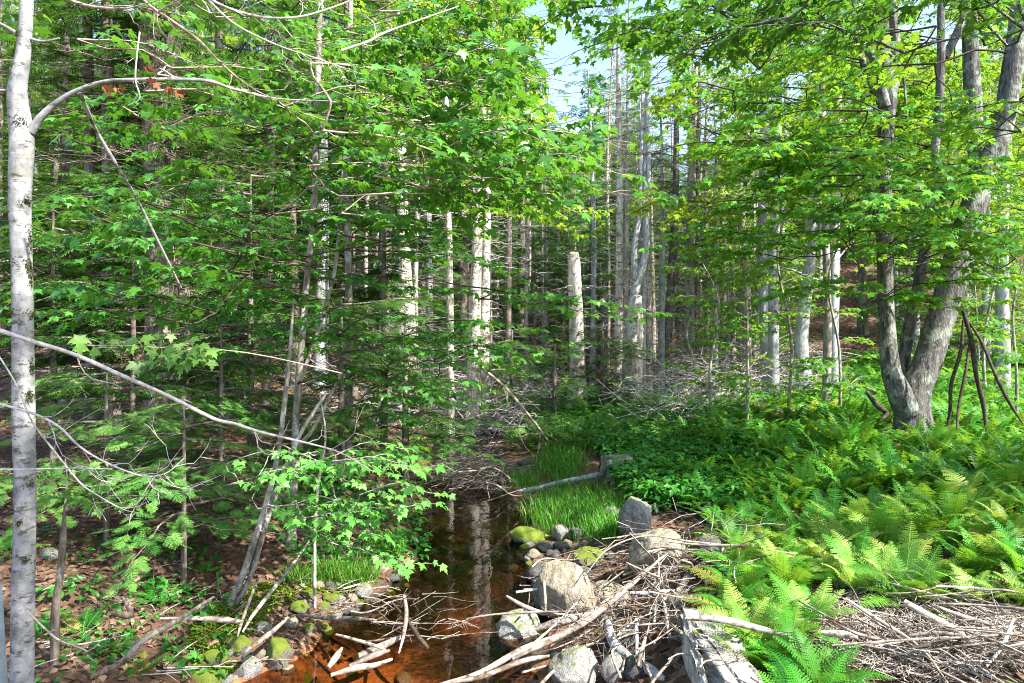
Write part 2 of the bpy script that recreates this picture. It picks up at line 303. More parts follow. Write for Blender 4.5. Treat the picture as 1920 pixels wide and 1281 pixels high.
# ------------------------------------------------------------------ terrain
YT = [0, 3, 5.7, 7.0, 7.8, 10, 13, 18, 22, 26]
XL = [-2.9, -2.7, -2.3, -1.75, -1.3, -1.45, -1.65, -2.1, -1.9, -1.6]
XR = [0.9, 0.5, 0.25, 0.35, 0.4, 0.25, -0.1, -0.55, -0.8, -1.5]
def ss(x, a, b): t = np.clip((x-a)/(b-a), 0, 1); return t*t*(3-2*t)
def quad(t, a, L): t = np.maximum(t, 0); return np.where(t < L, a*t*t, a*L*L+2*a*L*(t-L))
def H(x, y):
    x = np.asarray(x, float); y = np.asarray(y, float)
    xl = np.interp(y, YT, XL); xr = np.interp(y, YT, XR)
    wob = 0.10*np.sin(y*2.3)+0.07*np.sin(y*5.1+1); xl = xl+wob; xr = xr-wob*0.8
    sl_ = xl-x; sr = x-xr
    left = 0.04+1.15*(1-np.exp(-np.maximum(sl_, 0)/3.0))+quad(y-12, .0065, 14)*ss(sl_, 2, 11)
    right = 0.04+.42*ss(sr, .25, 1.7)+.5*ss(sr, 2, 6)+quad(np.minimum(y, 48)-18, .0107, 14)*ss(x, 3, 12)
    w = np.minimum(np.maximum(-sl_, 0), np.maximum(-sr, 0)); bed = -np.minimum(.22, w*0.5)*(1-ss(y, 21, 25))
    z = np.where(sl_ > 0, left, np.where(sr > 0, right, bed+0.0))
    z = z+0.04*ss(y, 21, 25)*np.where((sl_ <= 0) & (sr <= 0), 1, 0)
    z = z+quad(y-25, .0010, 22)+quad(-np.maximum(x, -45)-14, .004, 12)+quad(np.minimum(x, 45)-12, .003, 12)
    nz = .05*np.sin(x*1.9+1)*np.sin(y*1.6)+.03*np.sin(x*4.3+y*1.1)*np.sin(y*3.7-x)+.012*np.sin(x*11+y*3)*np.sin(y*9.7+x*4)
    return z+nz*np.clip(np.abs(z)*3, .15, 1)*(1+0.04*y)
def ground():
    u = np.linspace(-1, 1, 520); gx = np.sinh(u*4.6)/np.sinh(4.6)*230; v = np.linspace(0, 1, 560); gy = -25+np.sinh(v*3.6)/np.sinh(3.6)*0+0
    gy = np.concatenate([np.linspace(-160, -6, 30), np.linspace(-5, 26, 380), 26+np.linspace(0.01, 1, 110)**1.8*260])
    X, Y = np.meshgrid(gx, gy); Z = H(X, Y); Z = np.where(Y < 2.0, np.maximum(Z, -.2), Z)
    nx, ny = len(gx), len(gy); i = (np.arange(ny-1)[:, None]*nx+np.arange(nx-1)[None]).ravel()
    mb = MB(); mb.add(np.stack([X, Y, Z], -1), np.column_stack([i, i+1, i+nx+1, i+nx])); tag(mb.build('ground', ground_material()), None, kind='structure')
ground()
def water():
    m, nt, b = mat('brook_water'); nt.nodes.remove(b)
    gl = N(nt, 'ShaderNodeBsdfGlossy'); gl.inputs['Roughness'].default_value = 0.02; tr = N(nt, 'ShaderNodeBsdfTransparent'); tr.inputs[0].default_value = (.60, .46, .32, 1)
    fr = N(nt, 'ShaderNodeFresnel'); fr.inputs[0].default_value = 1.36; mx = N(nt, 'ShaderNodeMixShader')
    n = noise(nt, 5, 3, .5, stretch=(1, .6, 1)); bp = N(nt, 'ShaderNodeBump'); bp.inputs['Strength'].default_value = .12; bp.inputs['Distance'].default_value = .02
    nt.links.new(n.outputs['Fac'], bp.inputs['Height']); nt.links.new(bp.outputs[0], gl.inputs['Normal']); nt.links.new(bp.outputs[0], fr.inputs['Normal'])
    nt.links.new(fr.outputs[0], mx.inputs[0]); nt.links.new(tr.outputs[0], mx.inputs[1]); nt.links.new(gl.outputs[0], mx.inputs[2]); nt.links.new(mx.outputs[0], nt.nodes['Material Output'].inputs[0])
    ys = np.linspace(0.5, 24.5, 60); V = []
    for y in ys: V += [(np.interp(y, YT, XL)-.35, y, 0), (np.interp(y, YT, XR)+.35, y, 0)]
    i = np.arange(59)*2; tag(MB().add(V, np.column_stack([i, i+1, i+3, i+2])).build('water', m), None, kind='structure')
water()
_DD = np.geomspace(2.5, 70, 500)
def G(px, py, lo=2.5, hi=70):                       # where the sight line through a photo pixel meets the ground
    d = _DD[(_DD >= lo*.99) & (_DD <= hi)]; x = (px-960.0)/F*d; z = CAM_Z-(py-HOR)/F*d; h = H(x, d); k = int(np.argmax(z <= h))
    if not z[k] <= h[k]: k = len(d)-1
    return float(x[k]), float(d[k]), float(h[k])

# ------------------------------------------------------------------ foliage builders
GAPS = [(1062, 145, 42, 86), (1158, 260, 30, 190), (1205, 250, 22, 80), (1255, 280, 42, 60), (1325, 225, 30, 45), (1765, 45, 42, 45), (1005, 18, 26, 16), (1495, 165, 26, 34), (1240, 140, 20, 40)]     # openings in the canopy, towards which no leaves grow
class Foliage:
    def __init__(s): s.wp = {}; s.lp = []; s.ly = []; s.lt = []; s.lr = []; s.ls = []
    def wood(s, pts, r0, r1, k=6):
        q = spline(pts, k) if len(pts) != k else np.asarray(pts); s.wp.setdefault(k, []).append((q, np.linspace(r0, r1, k)))
    def leaf(s, p, yaw, size, droop=0.35, flop=0.35):
        if p[1] > 4:
            px = 960+p[0]/p[1]*F; py = HOR-(p[2]-CAM_Z)/p[1]*F
            for (a, b, c, d) in GAPS:
                if ((px-a)/c)**2+((py-b)/d)**2 < 1 and R.random() < .93: return
        s.lp.append(p); s.ly.append(yaw); s.lt.append(-abs(R.normal(droop, .30))); s.lr.append(R.normal(0, flop)); s.ls.append(size*R.uniform(.65, 1.2))
    def wood_mesh(s, mb, sides=4, mat=0):
        for k, L in s.wp.items():
            V, Fq = tubes(np.stack([a for a, _ in L]), np.stack([b for _, b in L]), sides); mb.add(V, Fq, mat)
        return mb
    def leaf_mesh(s, mb, tp, mat=0):
        stamp(mb, tp, np.array(s.lp), np.array(s.ly), np.array(s.lt), np.array(s.lr), np.array(s.ls), mat); return mb
def bough(f, p0, p1, spread=.8, ls=.1, gap=.17, sag=.12, r0=.018, sub=True, lg=.075):
    p0 = np.asarray(p0, float); p1 = np.asarray(p1, float); L = np.linalg.norm(p1-p0)
    mid = (p0+p1)/2+np.array([0, 0, sag*L])+R.normal(0, .04*L, 3)
    q = spline([p0, mid, p1], 9)+R.normal(0, .012*L, (9, 3))*np.linspace(0, 1, 9)[:, None]
    f.wood(q, r0, .003, 9)
    n = max(3, int(L*.85/gap)); yaw0 = math.atan2(p1[1]-p0[1], p1[0]-p0[0])
    for i in range(n+1):
        t = .15+.85*i/n; x = t*8; k = min(int(x), 7); b = q[k]*(1-(x-k))+q[k+1]*(x-k)
        sg = 1 if i % 2 else -1; ya = yaw0+sg*R.uniform(.5, 1.15) if i < n else yaw0
        tl = spread*(1-.55*t)*R.uniform(.55, 1.15); e = b+np.array([math.cos(ya)*tl, math.sin(ya)*tl, R.normal(0, .10)*tl-.10*tl])
        w = spline([b, (b+e)/2+(0, 0, .05*tl), e], 5); f.wood(w, .004, .0015, 5)
        m = max(2, int(tl/lg))
        for j in range(m+1):
            c = .15+.85*j/m; z = c*4; kk = min(int(z), 3); lp = w[kk]*(1-(z-kk))+w[kk+1]*(z-kk)
            for s2 in ((-1, 1) if j < m else (0,)):
                if R.random() < .12: continue
                ly = ya+s2*R.uniform(.5, 1.2)+R.normal(0, .2); pet = ls*.45
                lpp = lp+np.array([math.cos(ly)*pet, math.sin(ly)*pet, R.uniform(-.3, .5)*pet])
                f.leaf(lpp, ly, ls)
def hem_branch(f, p0, yaw, L, rise=0.0, droop=.25, step=.26, ss_=.33, dens=1.0):
    """flat, drooping conifer branch: sprays on both sides"""
    dx = np.array([math.cos(yaw), math.sin(yaw), 0.0]); k = 6; t = np.linspace(0, 1, k)
    q = np.asarray(p0)[None]+dx[None]*(t*L)[:, None]; q[:, 2] += rise*L*t-droop*L*t**2.2; q[1:] += R.normal(0, .02*L, (k-1, 3))
    f.wood(q, .006+.009*L, .002, k)
    n = max(2, int(L*.85/step))
    for i in range(n+1):
        tt = .16+.84*i/n; x = tt*(k-1); kk = min(int(x), k-2); b = q[kk]*(1-(x-kk))+q[kk+1]*(x-kk)
        for sg in (-1, 1):
            if R.random() > dens: continue
            bl = (.42*L*(1-tt)**.8+.12)*R.uniform(.6, 1.15); ya = yaw+sg*R.uniform(.75, 1.15); e = np.array([math.cos(ya), math.sin(ya), -.18])
            m = max(1, int(bl/(ss_*.55)))
            if bl > .35: f.wood(np.stack([b, b+e*bl*.5, b+e*bl]), .004, .0015, 3)
            for j in range(m):
                f.lp.append(b+e*bl*(j/m)+R.normal(0, .02, 3)); f.ly.append(ya+R.normal(0, .35)); f.lt.append(R.normal(-.22, .16)); f.lr.append(R.normal(0, .3)); f.ls.append(ss_*R.uniform(.7, 1.25))
    f.lp.append(q[-1]); f.ly.append(yaw); f.lt.append(-.3); f.lr.append(0); f.ls.append(ss_)
def dead_branch(f, p0, yaw, L, rise=.1, r=.009, nsub=5, curl=.2):
    dx = np.array([math.cos(yaw), math.sin(yaw), rise]); t = np.linspace(0, 1, 5)
    q = np.asarray(p0)[None]+dx[None]*(t*L)[:, None]; q[:, 2] += -curl*L*t**2+.0; q[1:] += R.normal(0, .035*L, (4, 3)); f.wood(q, r, .002, 5)
    for _ in range(nsub):
        t0 = R.uniform(.3, .98)*4; kk = min(int(t0), 3); b = q[kk]*(1-(t0-kk))+q[kk+1]*(t0-kk); ya = yaw+R.choice([-1, 1])*R.uniform(.4, 1.1); sl2 = L*R.uniform(.15, .45)
        e = b+sl2*np.array([math.cos(ya), math.sin(ya), R.normal(0, .25)]); f.wood(np.stack([b, (b+e)/2+R.normal(0, .05*sl2, 3), e]), r*.5, .0012, 3)

# ---- conifer prototypes (kept at the origin height, then placed)
def conifer(name, height, base, rad, zlow, zdead, nbr, seed_mat=M_hem, bark=B_hem, lean=0.0, spread=3.0, dens=1.0, ss_=.36, label='', cat='tree', group=None, at=(0, 0, 0), rz=0, dead_n=60, dead_mat=B_twig, seg=40, top_w=.35):
    root = empty(name, at, label, cat, group, rz)
    mb = MB(); trunk_tube(mb, [(0, 0, -.3), (lean*.1, 0, height*.25), (lean*.45, .1, height*.6), (lean, 0, height)], [rad*1.15, rad*.95, rad*.6, .02], 12, seg, .04, flare=.35); mb.build('trunk', bark, root)
    def ax(z): u = z/height; return np.array([lean*u*u, 0.0, z])
    f = Foliage()
    for i in range(nbr):
        u = (i+R.random())/nbr; z = zlow+(height*.985-zlow)*u
        L = spread*(1-u)**.75*R.uniform(.6, 1.15)*(0.65+.35*min(1, u*5))+top_w
        hem_branch(f, ax(z), R.uniform(0, 6.283), L, rise=R.uniform(-.02, .22), droop=R.uniform(.15, .38), ss_=ss_*R.uniform(.9, 1.1), dens=dens)
    f.wood_mesh(MB(), 3).build('limbs', bark, root)
    f.leaf_mesh(MB(), SPRAY).build('crown', seed_mat, root)
    if dead_n:
        g = Foliage()
        for i in range(dead_n):
            z = R.uniform(.6, zdead); dead_branch(g, ax(z), R.uniform(0, 6.283), R.uniform(.5, 2.0), R.uniform(-.05, .35), .010, 6, .25)
        g.wood_mesh(MB(), 3).build('dead_twigs', dead_mat, root)
    return root
FAR = []      # (root, base point) of forest prototypes
gb = 'conifers crowding the woods beyond the brook'
lab_far = 'dark conifer among the crowded trunks of the woods beyond the brook'
pA = conifer('hemlock_tree', 19, 0, .20, 3.5, 6, 105, spread=3.0, label=lab_far, group=gb, at=(-6.0, 24, 0), lean=.4)
pB = conifer('hemlock_tree', 16, 0, .15, 1.6, 5, 95, spread=2.5, label=lab_far, group=gb, at=(-9.5, 27, 0), lean=-.5, dead_n=70)
pC = conifer('hemlock_tree', 21, 0, .24, 7.0, 8, 90, spread=2.8, label=lab_far, group=gb, at=(-2.2, 31, 0), lean=.2, dead_n=90)
pD = conifer('spruce_tree', 18, 0, .16, 5.0, 8, 100, spread=1.9, seed_mat=M_spruce, bark=B_pale, label='tall sparse spruce standing back in the woods beyond the brook', group='spruces in the far woods', at=(4.5, 33, 0), lean=.5, dens=.55, dead_n=110, dead_mat=B_gtwig)

def broadleaf(name, height, rad, zlow, nbr, leafm, bark, spread, label, group, at, ls=.13, lean=0.3, tp=MAPLES, nl=16):
    root = empty(name, at, label, 'tree', group, 0)
    mb = MB(); pts = [(0, 0, -.3), (lean*.2, .05, height*.3), (lean*.6, -.1, height*.6), (lean, 0, height*.95)]
    trunk_tube(mb, pts, [rad*1.15, rad*.9, rad*.55, .02], 12, 40, .05, flare=.35); mb.build('trunk', bark, root)
    axis = spline(pts, 50); f = Foliage(); P0 = []; 
    for i in range(nbr):
        u = (i+.5)/nbr; z = zlow+(height-zlow)*u; b = axis[min(49, int(z/height*49))]; ya = R.uniform(0, 6.283)
        L = spread*(1-.75*u**1.6)*R.uniform(.6, 1.1); ez = L*R.uniform(.1, .5); e = b+np.array([math.cos(ya)*L, math.sin(ya)*L, ez])
        w = spline([b, (b+e)/2+(0, 0, .12*L), e], 7); f.wood(w, .010+.008*L, .004, 7)
        for j in range(10):
            c = R.uniform(.3, 1)*6; kk = min(int(c), 5); s0 = w[kk]*(1-(c-kk))+w[kk+1]*(c-kk); yb = ya+R.normal(0, .9); l2 = R.uniform(.4, 1.1)
            e2 = s0+np.array([math.cos(yb)*l2, math.sin(yb)*l2, R.normal(.02, .1)]); f.wood(np.stack([s0, (s0+e2)/2+(0, 0, .05), e2]), .006, .002, 3)
            m = nl; tt = R.uniform(.15, 1.1, m); pp = s0+(e2-s0)*tt[:, None]+np.column_stack([R.normal(0, .16, m), R.normal(0, .16, m), R.normal(0, .05, m)]); P0.append(pp)
    PP = np.concatenate(P0); n = len(PP); cmb = MB()
    stamp(cmb, tp, PP, R.uniform(0, 6.283, n), R.normal(-.2, .3, n), R.normal(0, .4, n), ls*R.uniform(.6, 1.25, n)); f.wood_mesh(MB(), 3).build('limbs', bark, root); cmb.build('crown', leafm, root)
    return root
pE = broadleaf('maple_tree', 17, .16, 4, 46, M_canopy, B_grey, 3.6, 'tall leafy maple standing back in the woods beyond the brook', 'maples in the far woods', (13, 33, 0))
pF = broadleaf('maple_tree', 19, .18, 5.5, 46, M_canopy_sun, B_grey, 3.8, 'sunlit yellow-green maple in the canopy of the far woods', 'yellow-green maples in the far woods', (-4, 38, 0))
pG = broadleaf('maple_sapling', 5.5, .04, .9, 24, M_canopy, B_grey, 1.5, 'slim green maple sapling in the undergrowth of the far woods', 'maple saplings in the far woods', (9, 24, 0), ls=.11, nl=12)
for o in (pA, pB, pC, pD, pE, pF, pG):
    o.location.z = float(H(o.location.x, o.location.y)); 
def place(proto, px, d, sc=1.0, **kw):
    x = (px-960)/F*d; return copy_tree(proto, (x, d, float(H(x, d))-.05), R.uniform(0, 6.283), sc, **kw)
# skyline: how high (photo row) the far trees may reach, column by column
SKX = [0, 900, 1000, 1040, 1085, 1130, 1200, 1260, 1330, 1420, 1500, 1620, 1700, 1800, 1920]
SKY = [-60, -60, 40, 235, 245, 200, 180, 290, 250, 260, 170, 40, 60, 90, 40]
def limit(px): return np.interp(px, SKX, SKY)
cnt = 0
used = [(o.location.x, o.location.y) for o in (pA, pB, pC, pD, pE, pF)]
for i in range(3000):
    if cnt >= 240: break
    d = 21+60*R.random()**1.1; px = R.uniform(-250, 2170); x = (px-960)/F*d
    if min((x-a)**2+(d-b)**2 for a, b in used) < (1.4+.012*d)**2: continue
    if 840 < px < 1280 and d < 27: continue
    if 1480 < px < 1660 and d < 38: continue
    if px > 1280 and d < 25 and R.random() < .6: continue
    used.append((x, d)); r = R.random()
    if px < 800: pr = pA if r < .35 else pB if r < .6 else pC if r < .85 else pF
    elif px < 1350: pr = pA if r < .2 else pC if r < .45 else pD if r < .85 else pF
    else: pr = pE if r < .4 else pF if r < .65 else pD if r < .8 else pB
    hgt = {pA: 19, pB: 16, pC: 21, pD: 18, pE: 17, pF: 19}[pr]
    top = CAM_Z-(limit(px)-HOR)/F*d-float(H(x, d)); sc = min(R.uniform(.85, 1.25), top/hgt)
    if sc < .35: continue
    kind = {pA: 'dark conifer', pB: 'dark conifer', pC: 'dark conifer', pD: 'tall sparse spruce', pE: 'tall leafy maple', pF: 'sunlit yellow-green maple'}[pr]
    where = ('in the woods left of the slender pale maple' if px < 590 else 'in the woods between slender maple and twin white trunks' if px < 880 else 'in the woods behind the snags at the brook head' if px < 1230 else 'in the woods between the snags and the forked maple' if px < 1640 else 'in the woods behind the forked maple')
    place(pr, px, d, (max(sc, .6)*R.uniform(.9, 1.05), max(sc, .6), sc), label=kind+(' deep ' if d > 40 else ' near the front ')+where, group=kind+'s '+where); cnt += 1
for i in range(900):
    if cnt >= 330: break
    d = R.uniform(29, 66); px = R.uniform(820, 1720); x = (px-960)/F*d
    if 1480 < px < 1670 and d < 40: continue
    if min((x-a)**2+(d-b)**2 for a, b in used) < 1.7**2: continue
    used.append((x, d)); pr = pB if R.random() < .6 else pA; top = CAM_Z-(max(limit(px), R.uniform(180, 420))-HOR)/F*d-float(H(x, d)); sc = top/(16 if pr is pB else 19)
    w_ = 'between the twin white trunks and the snags' if px < 1080 else 'behind the two snags' if px < 1280 else 'between the snags and the leaning grey trunk' if px < 1500 else 'behind the forked maple'
    place(pr, px, d, (max(sc, .8), max(sc, .8), max(sc, .4)), label='bushy dark conifer deep in the woods '+w_, group='bushy conifers deep in the woods '+w_); cnt += 1
for i in range(44):
    d = R.uniform(19, 45); px = R.choice([R.uniform(0, 840), R.uniform(1260, 1490), R.uniform(1640, 1920)]); place(pG, px, d, R.uniform(.6, 1.1))

# thin dead conifers crowding the middle, all bare twigs
def dead_proto():
    root = empty('dead_conifer', (1.2, 25, float(H(1.2, 25))), 'thin dead conifer full of bare twigs behind the snags', 'dead tree', 'thin dead conifers behind the snags')
    mb = MB(); trunk_tube(mb, [(0, 0, -.3), (.05, 0, 4), (.0, .05, 8), (.2, 0, 12)], [.085, .075, .055, .015], 9, 30, .05); mb.build('trunk', B_pale, root); g = Foliage()
    for i in range(170):
        z = R.uniform(.8, 11.6); dead_branch(g, (0.02, 0, z), R.uniform(0, 6.283), R.uniform(.3, 1.5)*(1-z/22), R.uniform(-.2, .35), .008, 5, .25)
    g.wood_mesh(MB(), 3).build('dead_twigs', B_gtwig, root); return root
pX = dead_proto()
for i in range(46):
    d = R.uniform(21, 34); px = R.uniform(860, 1460) if i % 4 else R.uniform(620, 860); x = (px-960)/F*d
    if min((x-a)**2+(d-b)**2 for a, b in used) < .6: continue
    used.append((x, d)); w_ = 'left of the twin white trunks' if px < 880 else 'behind the snags' if px < 1250 else 'right of the curved grey tree'
    place(pX, px, d, (1, 1, R.uniform(.6, 1.1)), label='thin dead conifer full of bare twigs '+w_, group='thin dead conifers '+w_)

# ------------------------------------------------------------------ trees that can be told apart
def local(mb, base):
    mb.V = [v-np.asarray(base)[None] for v in mb.V]; return mb
class Tree: pass
def ptree(name, d, stems, bark, label, cat='tree', group=None, sides=14, lump=.05, flare=.3, seg=48, broken=False, ground_it=True):
    """stems: lists of (px, py, width_px[, extra distance]) from the foot up; the first stem starts at the ground"""
    t = Tree(); px0, py0 = stems[0][0][:2]; x0 = (px0-960)/F*d; z0 = float(H(x0, d)); base = np.array([x0, d, z0]); t.base = base; t.d = d
    t.root = empty(name, base, label, cat, group); t.stems = []; t.bark = bark; mb = MB()
    for si, st in enumerate(stems):
        pts = []; rad = []
        for q in st:
            dd = d+(q[3] if len(q) > 3 else 0); p = P(q[0], q[1], dd); pts.append(p); rad.append(q[2]/2/F*dd)
        if si == 0 and ground_it:
            pts = [np.array([pts[0][0], pts[0][1], min(z0, pts[0][2])-.3])]+pts; rad = [rad[0]*1.1]+rad
        if si == 0: Pt, Rd = trunk_tube(mb, pts, rad, sides, seg, lump, flare=flare); t.stems.append((Pt, Rd))
        else:
            m2 = MB(); Pt, Rd = trunk_tube(m2, pts, rad, max(8, sides-2), seg, lump); t.stems.append((Pt, Rd)); local(m2, base).build('limb' if rad[0] < .05 else 'stem', bark, t.root)
    local(mb, base).build('trunk', bark, t.root); t.f = Foliage(); t.g = Foliage(); return t
def at_z(t, z, si=0):
    Pt, Rd = t.stems[si]; k = int(np.argmin(np.abs(Pt[:, 2]-z))); return Pt[k], Rd[k]
def finish(t, leafm=None, tp=MAPLE, deadm=B_gtwig, wood=None):
    b = t.base
    if t.f.wp: local(t.f.wood_mesh(MB(), 5), b).build('branches', wood or t.bark, t.root)
    if t.f.lp: local(t.f.leaf_mesh(MB(), tp), b).build('crown', leafm, t.root)
    if t.g.wp: local(t.g.wood_mesh(MB(), 4), b).build('dead_twigs', deadm, t.root)
def snags(t, n, z0, z1, l0, l1, rise=(-.1, .4), r=.009, nsub=4, si=0, curl=.25):
    for i in range(n):
        z = R.uniform(z0, z1); p, rd = at_z(t, z, si); dead_branch(t.g, p, R.uniform(0, 6.283), R.uniform(l0, l1), R.uniform(*rise), r*R.uniform(.6, 1.2), nsub, curl)
def zof(py, d): return CAM_Z-(py-HOR)/F*d
def tie(t, p0, si=0, r=.02, q1=None):
    """a limb from the owner's stem, or from the nearest bough already there, out to where a bough starts"""
    if not hasattr(t, 'nodes'): t.nodes = [np.append(p, min(rd*.5, .03)) for p, rd in zip(*t.stems[si])] if not hasattr(t, 'seed') else list(t.seed)
    A = np.array(t.nodes); dz = np.linalg.norm((p0-A[:, :3])*np.array([1, 1, 2.4]), axis=1); k = int(np.argmin(dz)); a = A[k, :3]; l = np.linalg.norm(p0-a)
    if l < .02: return
    q = spline([a, a*.68+p0*.32+R.normal(0, .05*l, 3)+np.array([0, 0, .05*l]), a*.33+p0*.67+R.normal(0, .05*l, 3), p0], 7); r1 = min(max(A[k, 3], .004), r*1.0+.003*l); t.f.wood(q, r1, r*.8, 7)
    t.nodes += [np.append(x, r*.8) for x in q[2:]]
def grow(t, it, tied, r0, spread=.7, ls=.1, gap=.17, sag=.1, lg=.075, si=0):
    s0 = t.seed[:, :3] if hasattr(t, 'seed') else t.stems[si][0]
    for p0, p1 in it:
        if np.min(np.linalg.norm(s0-p1, axis=1)) < np.min(np.linalg.norm(s0-p0, axis=1)): p0, p1 = p1, p0
    def key(a): return np.min(np.linalg.norm(s0-a[0], axis=1))
    for p0, p1 in sorted(it, key=key):
        if tied: tie(t, p0, si, r0)
        bough(t.f, p0, p1, spread, ls, gap, sag, r0, lg=lg)
        if tied: t.nodes += [np.append(p0*(1-u)+p1*u+np.array([0, 0, sag*np.linalg.norm(p1-p0)*2*u*(1-u)]), r0*(1-u*.6)) for u in (.2, .4, .6)]
def boughs(t, items, spread=.7, ls=.1, gap=.17, sag=.1, r0=.014, si=0, lg=.075, tied=True):
    grow(t, [(P(*a), P(*b)) for a, b in items], tied, r0, spread, ls, gap, sag, lg, si)
def fill(t, n, px, py, d, dirv, L=(.8, 1.5), tied=True, r0=.014, **kw):
    """n boughs whose middles are spread over a part of the place; dirv = main direction (x, y)"""
    it = []
    for i in range(n):
        dd = R.uniform(*d); m = P(px[0]+(px[1]-px[0])*R.random(), py[0]+(py[1]-py[0])*((i+R.random())/n), dd); a = math.atan2(dirv[1], dirv[0])+R.normal(0, .5); l = R.uniform(*L); v = np.array([math.cos(a), math.sin(a), R.normal(-.05, .12)])*l/2
        it.append((m-v, m+v))
    grow(t, it, tied, r0, **kw)

# --- the pale young tree at the left edge
tA = ptree('birch_tree', 4.5, [[(42, 1330, 39), (44, 1150, 38), (47, 950, 37), (44, 800, 37), (43, 640, 36), (42, 500, 35), (38, 380, 37), (42, 260, 40), (33, 175, 33), (44, 100, 25), (50, 0, 23), (58, -250, 21), (52, -700, 12), (60, -1000, 4)],
    [(58, 248, 16), (75, 222, 14), (110, 190, 10), (150, 168, 9), (200, 153, 8), (260, 150, 8), (320, 149, 6), (390, 152, 7, .1), (440, 168, 5, .2), (520, 185, 3, .3), (620, 190, 2, .4)],
    [(44, 172, 6), (0, 170, 5), (-60, 176, 4)], [(46, 70, 7), (80, 78, 5), (112, 72, 3)], [(30, 62, 8), (0, 45, 6), (-40, 28, 4)],
    [(150, 172, 7, 0), (163, 205, 7, .12), (183, 250, 7, .3), (225, 320, 6, .5), (260, 380, 5, .7), (300, 460, 5, .9), (340, 540, 3, 1.1)]], B_birch,
    'pale grey trunk with dark specks and moss at the left edge, one limb arching right', sides=20, lump=.035, seg=90, flare=.2)
# knots, scars and moss pads of that trunk
kb = MB()
for (px, py, w, h) in ((60, 590, 34, 9), (30, 585, 22, 8), (58, 500, 10, 14), (55, 380, 12, 6), (62, 690, 8, 16), (60, 742, 10, 12), (40, 705, 16, 6), (66, 450, 6, 26), (62, 905, 16, 8), (58, 1045, 14, 7), (50, 975, 8, 5), (64, 520, 6, 20), (50, 235, 16, 16)):
    n = 80; w *= 1.5
    for _ in range(1):
        zz = zof(py, 4.5); p, rd = at_z(tA, zz); th = math.asin(max(-.98, min(.98, ((px-960)/F*4.5-p[0])/rd)))
        a = -math.pi/2+th+R.normal(0, w/2/F*4.5/rd*.5, n); z = zz+R.normal(0, h/F*4.5*.5, n)
        pos = np.column_stack([p[0]+np.cos(a)*rd*1.0, p[1]+np.sin(a)*rd*1.0, z]); stamp(kb, DIAM, pos, a, R.uniform(-.9, .9, n), R.uniform(-1, 1, n), R.uniform(.008, .018, n))
local(kb, tA.base).build('moss_pad', leaf_mat('trunk_moss', (.03, .05, .012), (.10, .13, .03), (.1, .13, .02), .15, .8, .1), tA.root)
# --- slender pale sapling left of the middle and the leaning pair at its foot
tC = ptree('maple_tree', 8.0, [[(545, 1035, 19), (548, 960, 17), (552, 850, 14), (558, 740, 13), (566, 640, 12), (572, 560, 12), (578, 500, 12), (588, 400, 11), (592, 300, 12), (594, 200, 12), (597, 100, 11), (601, 0, 9), (612, -260, 6), (610, -420, 3)],
    [(560, 720, 9), (590, 640, 8, .2), (625, 520, 7, .3), (636, 420, 6, .4), (640, 350, 5, .4), (650, 200, 3, .4)], [(556, 840, 9), (590, 800, 7, -.1), (640, 700, 5, -.2)]], B_mid, 'slender pale maple trunk rising left of the brook with a thin side stem', lump=.04, flare=.15)
tL = ptree('leaning_sapling', 6.5, [[(428, 1140, 14), (455, 1080, 12), (478, 1010, 11), (500, 940, 10), (520, 860, 8), (533, 760, 9), (545, 640, 6), (550, 560, 3)], [(436, 1138, 12, .05), (466, 1090, 11, .05), (488, 1020, 10, .05), (512, 940, 11, .1), (560, 820, 8, .2), (610, 740, 5, .3)]], B_mid, 'twin leaning stems rooted in the mossy bank left of the brook', 'sapling', lump=.04, flare=.1)
tS = ptree('small_sapling', 5.2, [[(104, 1160, 15), (112, 1080, 12), (118, 1010, 11), (121, 960, 5), (126, 900, 3), (122, 860, 1.5)]], B_hem, 'short dark stem standing just right of the pale trunk on the left bank', 'sapling', lump=.06, flare=.1)
t2 = ptree('small_sapling', 7.0, [[(590, 1010, 6), (592, 960, 6), (598, 900, 5), (610, 820, 4), (600, 740, 2)]], B_pale, 'thin straight stem right of the slender pale maple on the left bank', 'sapling', lump=.03, flare=.05)

# --- out-of-frame maple on the right whose limbs overhang the picture
tO = ptree('maple_tree', 5.5, [[(2420, 900, 90), (2430, 500, 80), (2400, 100, 70), (2330, -500, 52), (2200, -1200, 30), (2100, -1700, 10)]], B_maple, 'maple just beyond the right edge whose leafy limbs overhang the ferns')
# overhead maple behind the camera to the left, source of the boughs across the top
fill(tO, 16, (1450, 1900), (-60, 60), (5.5, 7.5), (-1, .2), (1.2, 2.0), spread=.6, ls=.105)
fill(tO, 22, (1040, 1560), (-60, 130), (6.5, 8.5), (-1, .3), (1.2, 2.0), spread=.7, ls=.105)
finish(tO, M_maple)
tY = ptree('maple_tree', 13.4, [[(652, 790, 15), (655, 600, 14), (650, 350, 13), (655, 100, 11), (665, -300, 7), (670, -600, 3)]], B_mid, 'maple with leaves coloured as sunlit behind the slender pale maple, its crown over the top middle', lump=.04)
fill(tY, 34, (640, 1000), (-60, 260), (10, 14), (1, .1), (1.1, 2.2), spread=.9, ls=.12, r0=.012)
fill(tY, 9, (700, 1060), (260, 430), (10, 14), (1, .1), (1.1, 2.2), spread=.9, ls=.12, r0=.012)
finish(tY, M_canopy_sun, MAPLES, wood=B_dark)
tR = ptree('maple_tree', 15.5, [[(1548, 760, 15), (1552, 600, 14), (1545, 350, 13), (1540, 100, 11), (1530, -300, 7), (1530, -600, 3)]], B_mid, 'maple with leaves coloured as sunlit left of the forked maple, its crown filling the upper right', lump=.04)
fill(tR, 46, (1180, 1900), (-60, 420), (13.5, 18), (-1, .1), (1.3, 2.6), spread=1.0, ls=.13, r0=.014, lg=.085)
finish(tR, M_canopy_sun, MAPLES, wood=B_dark)
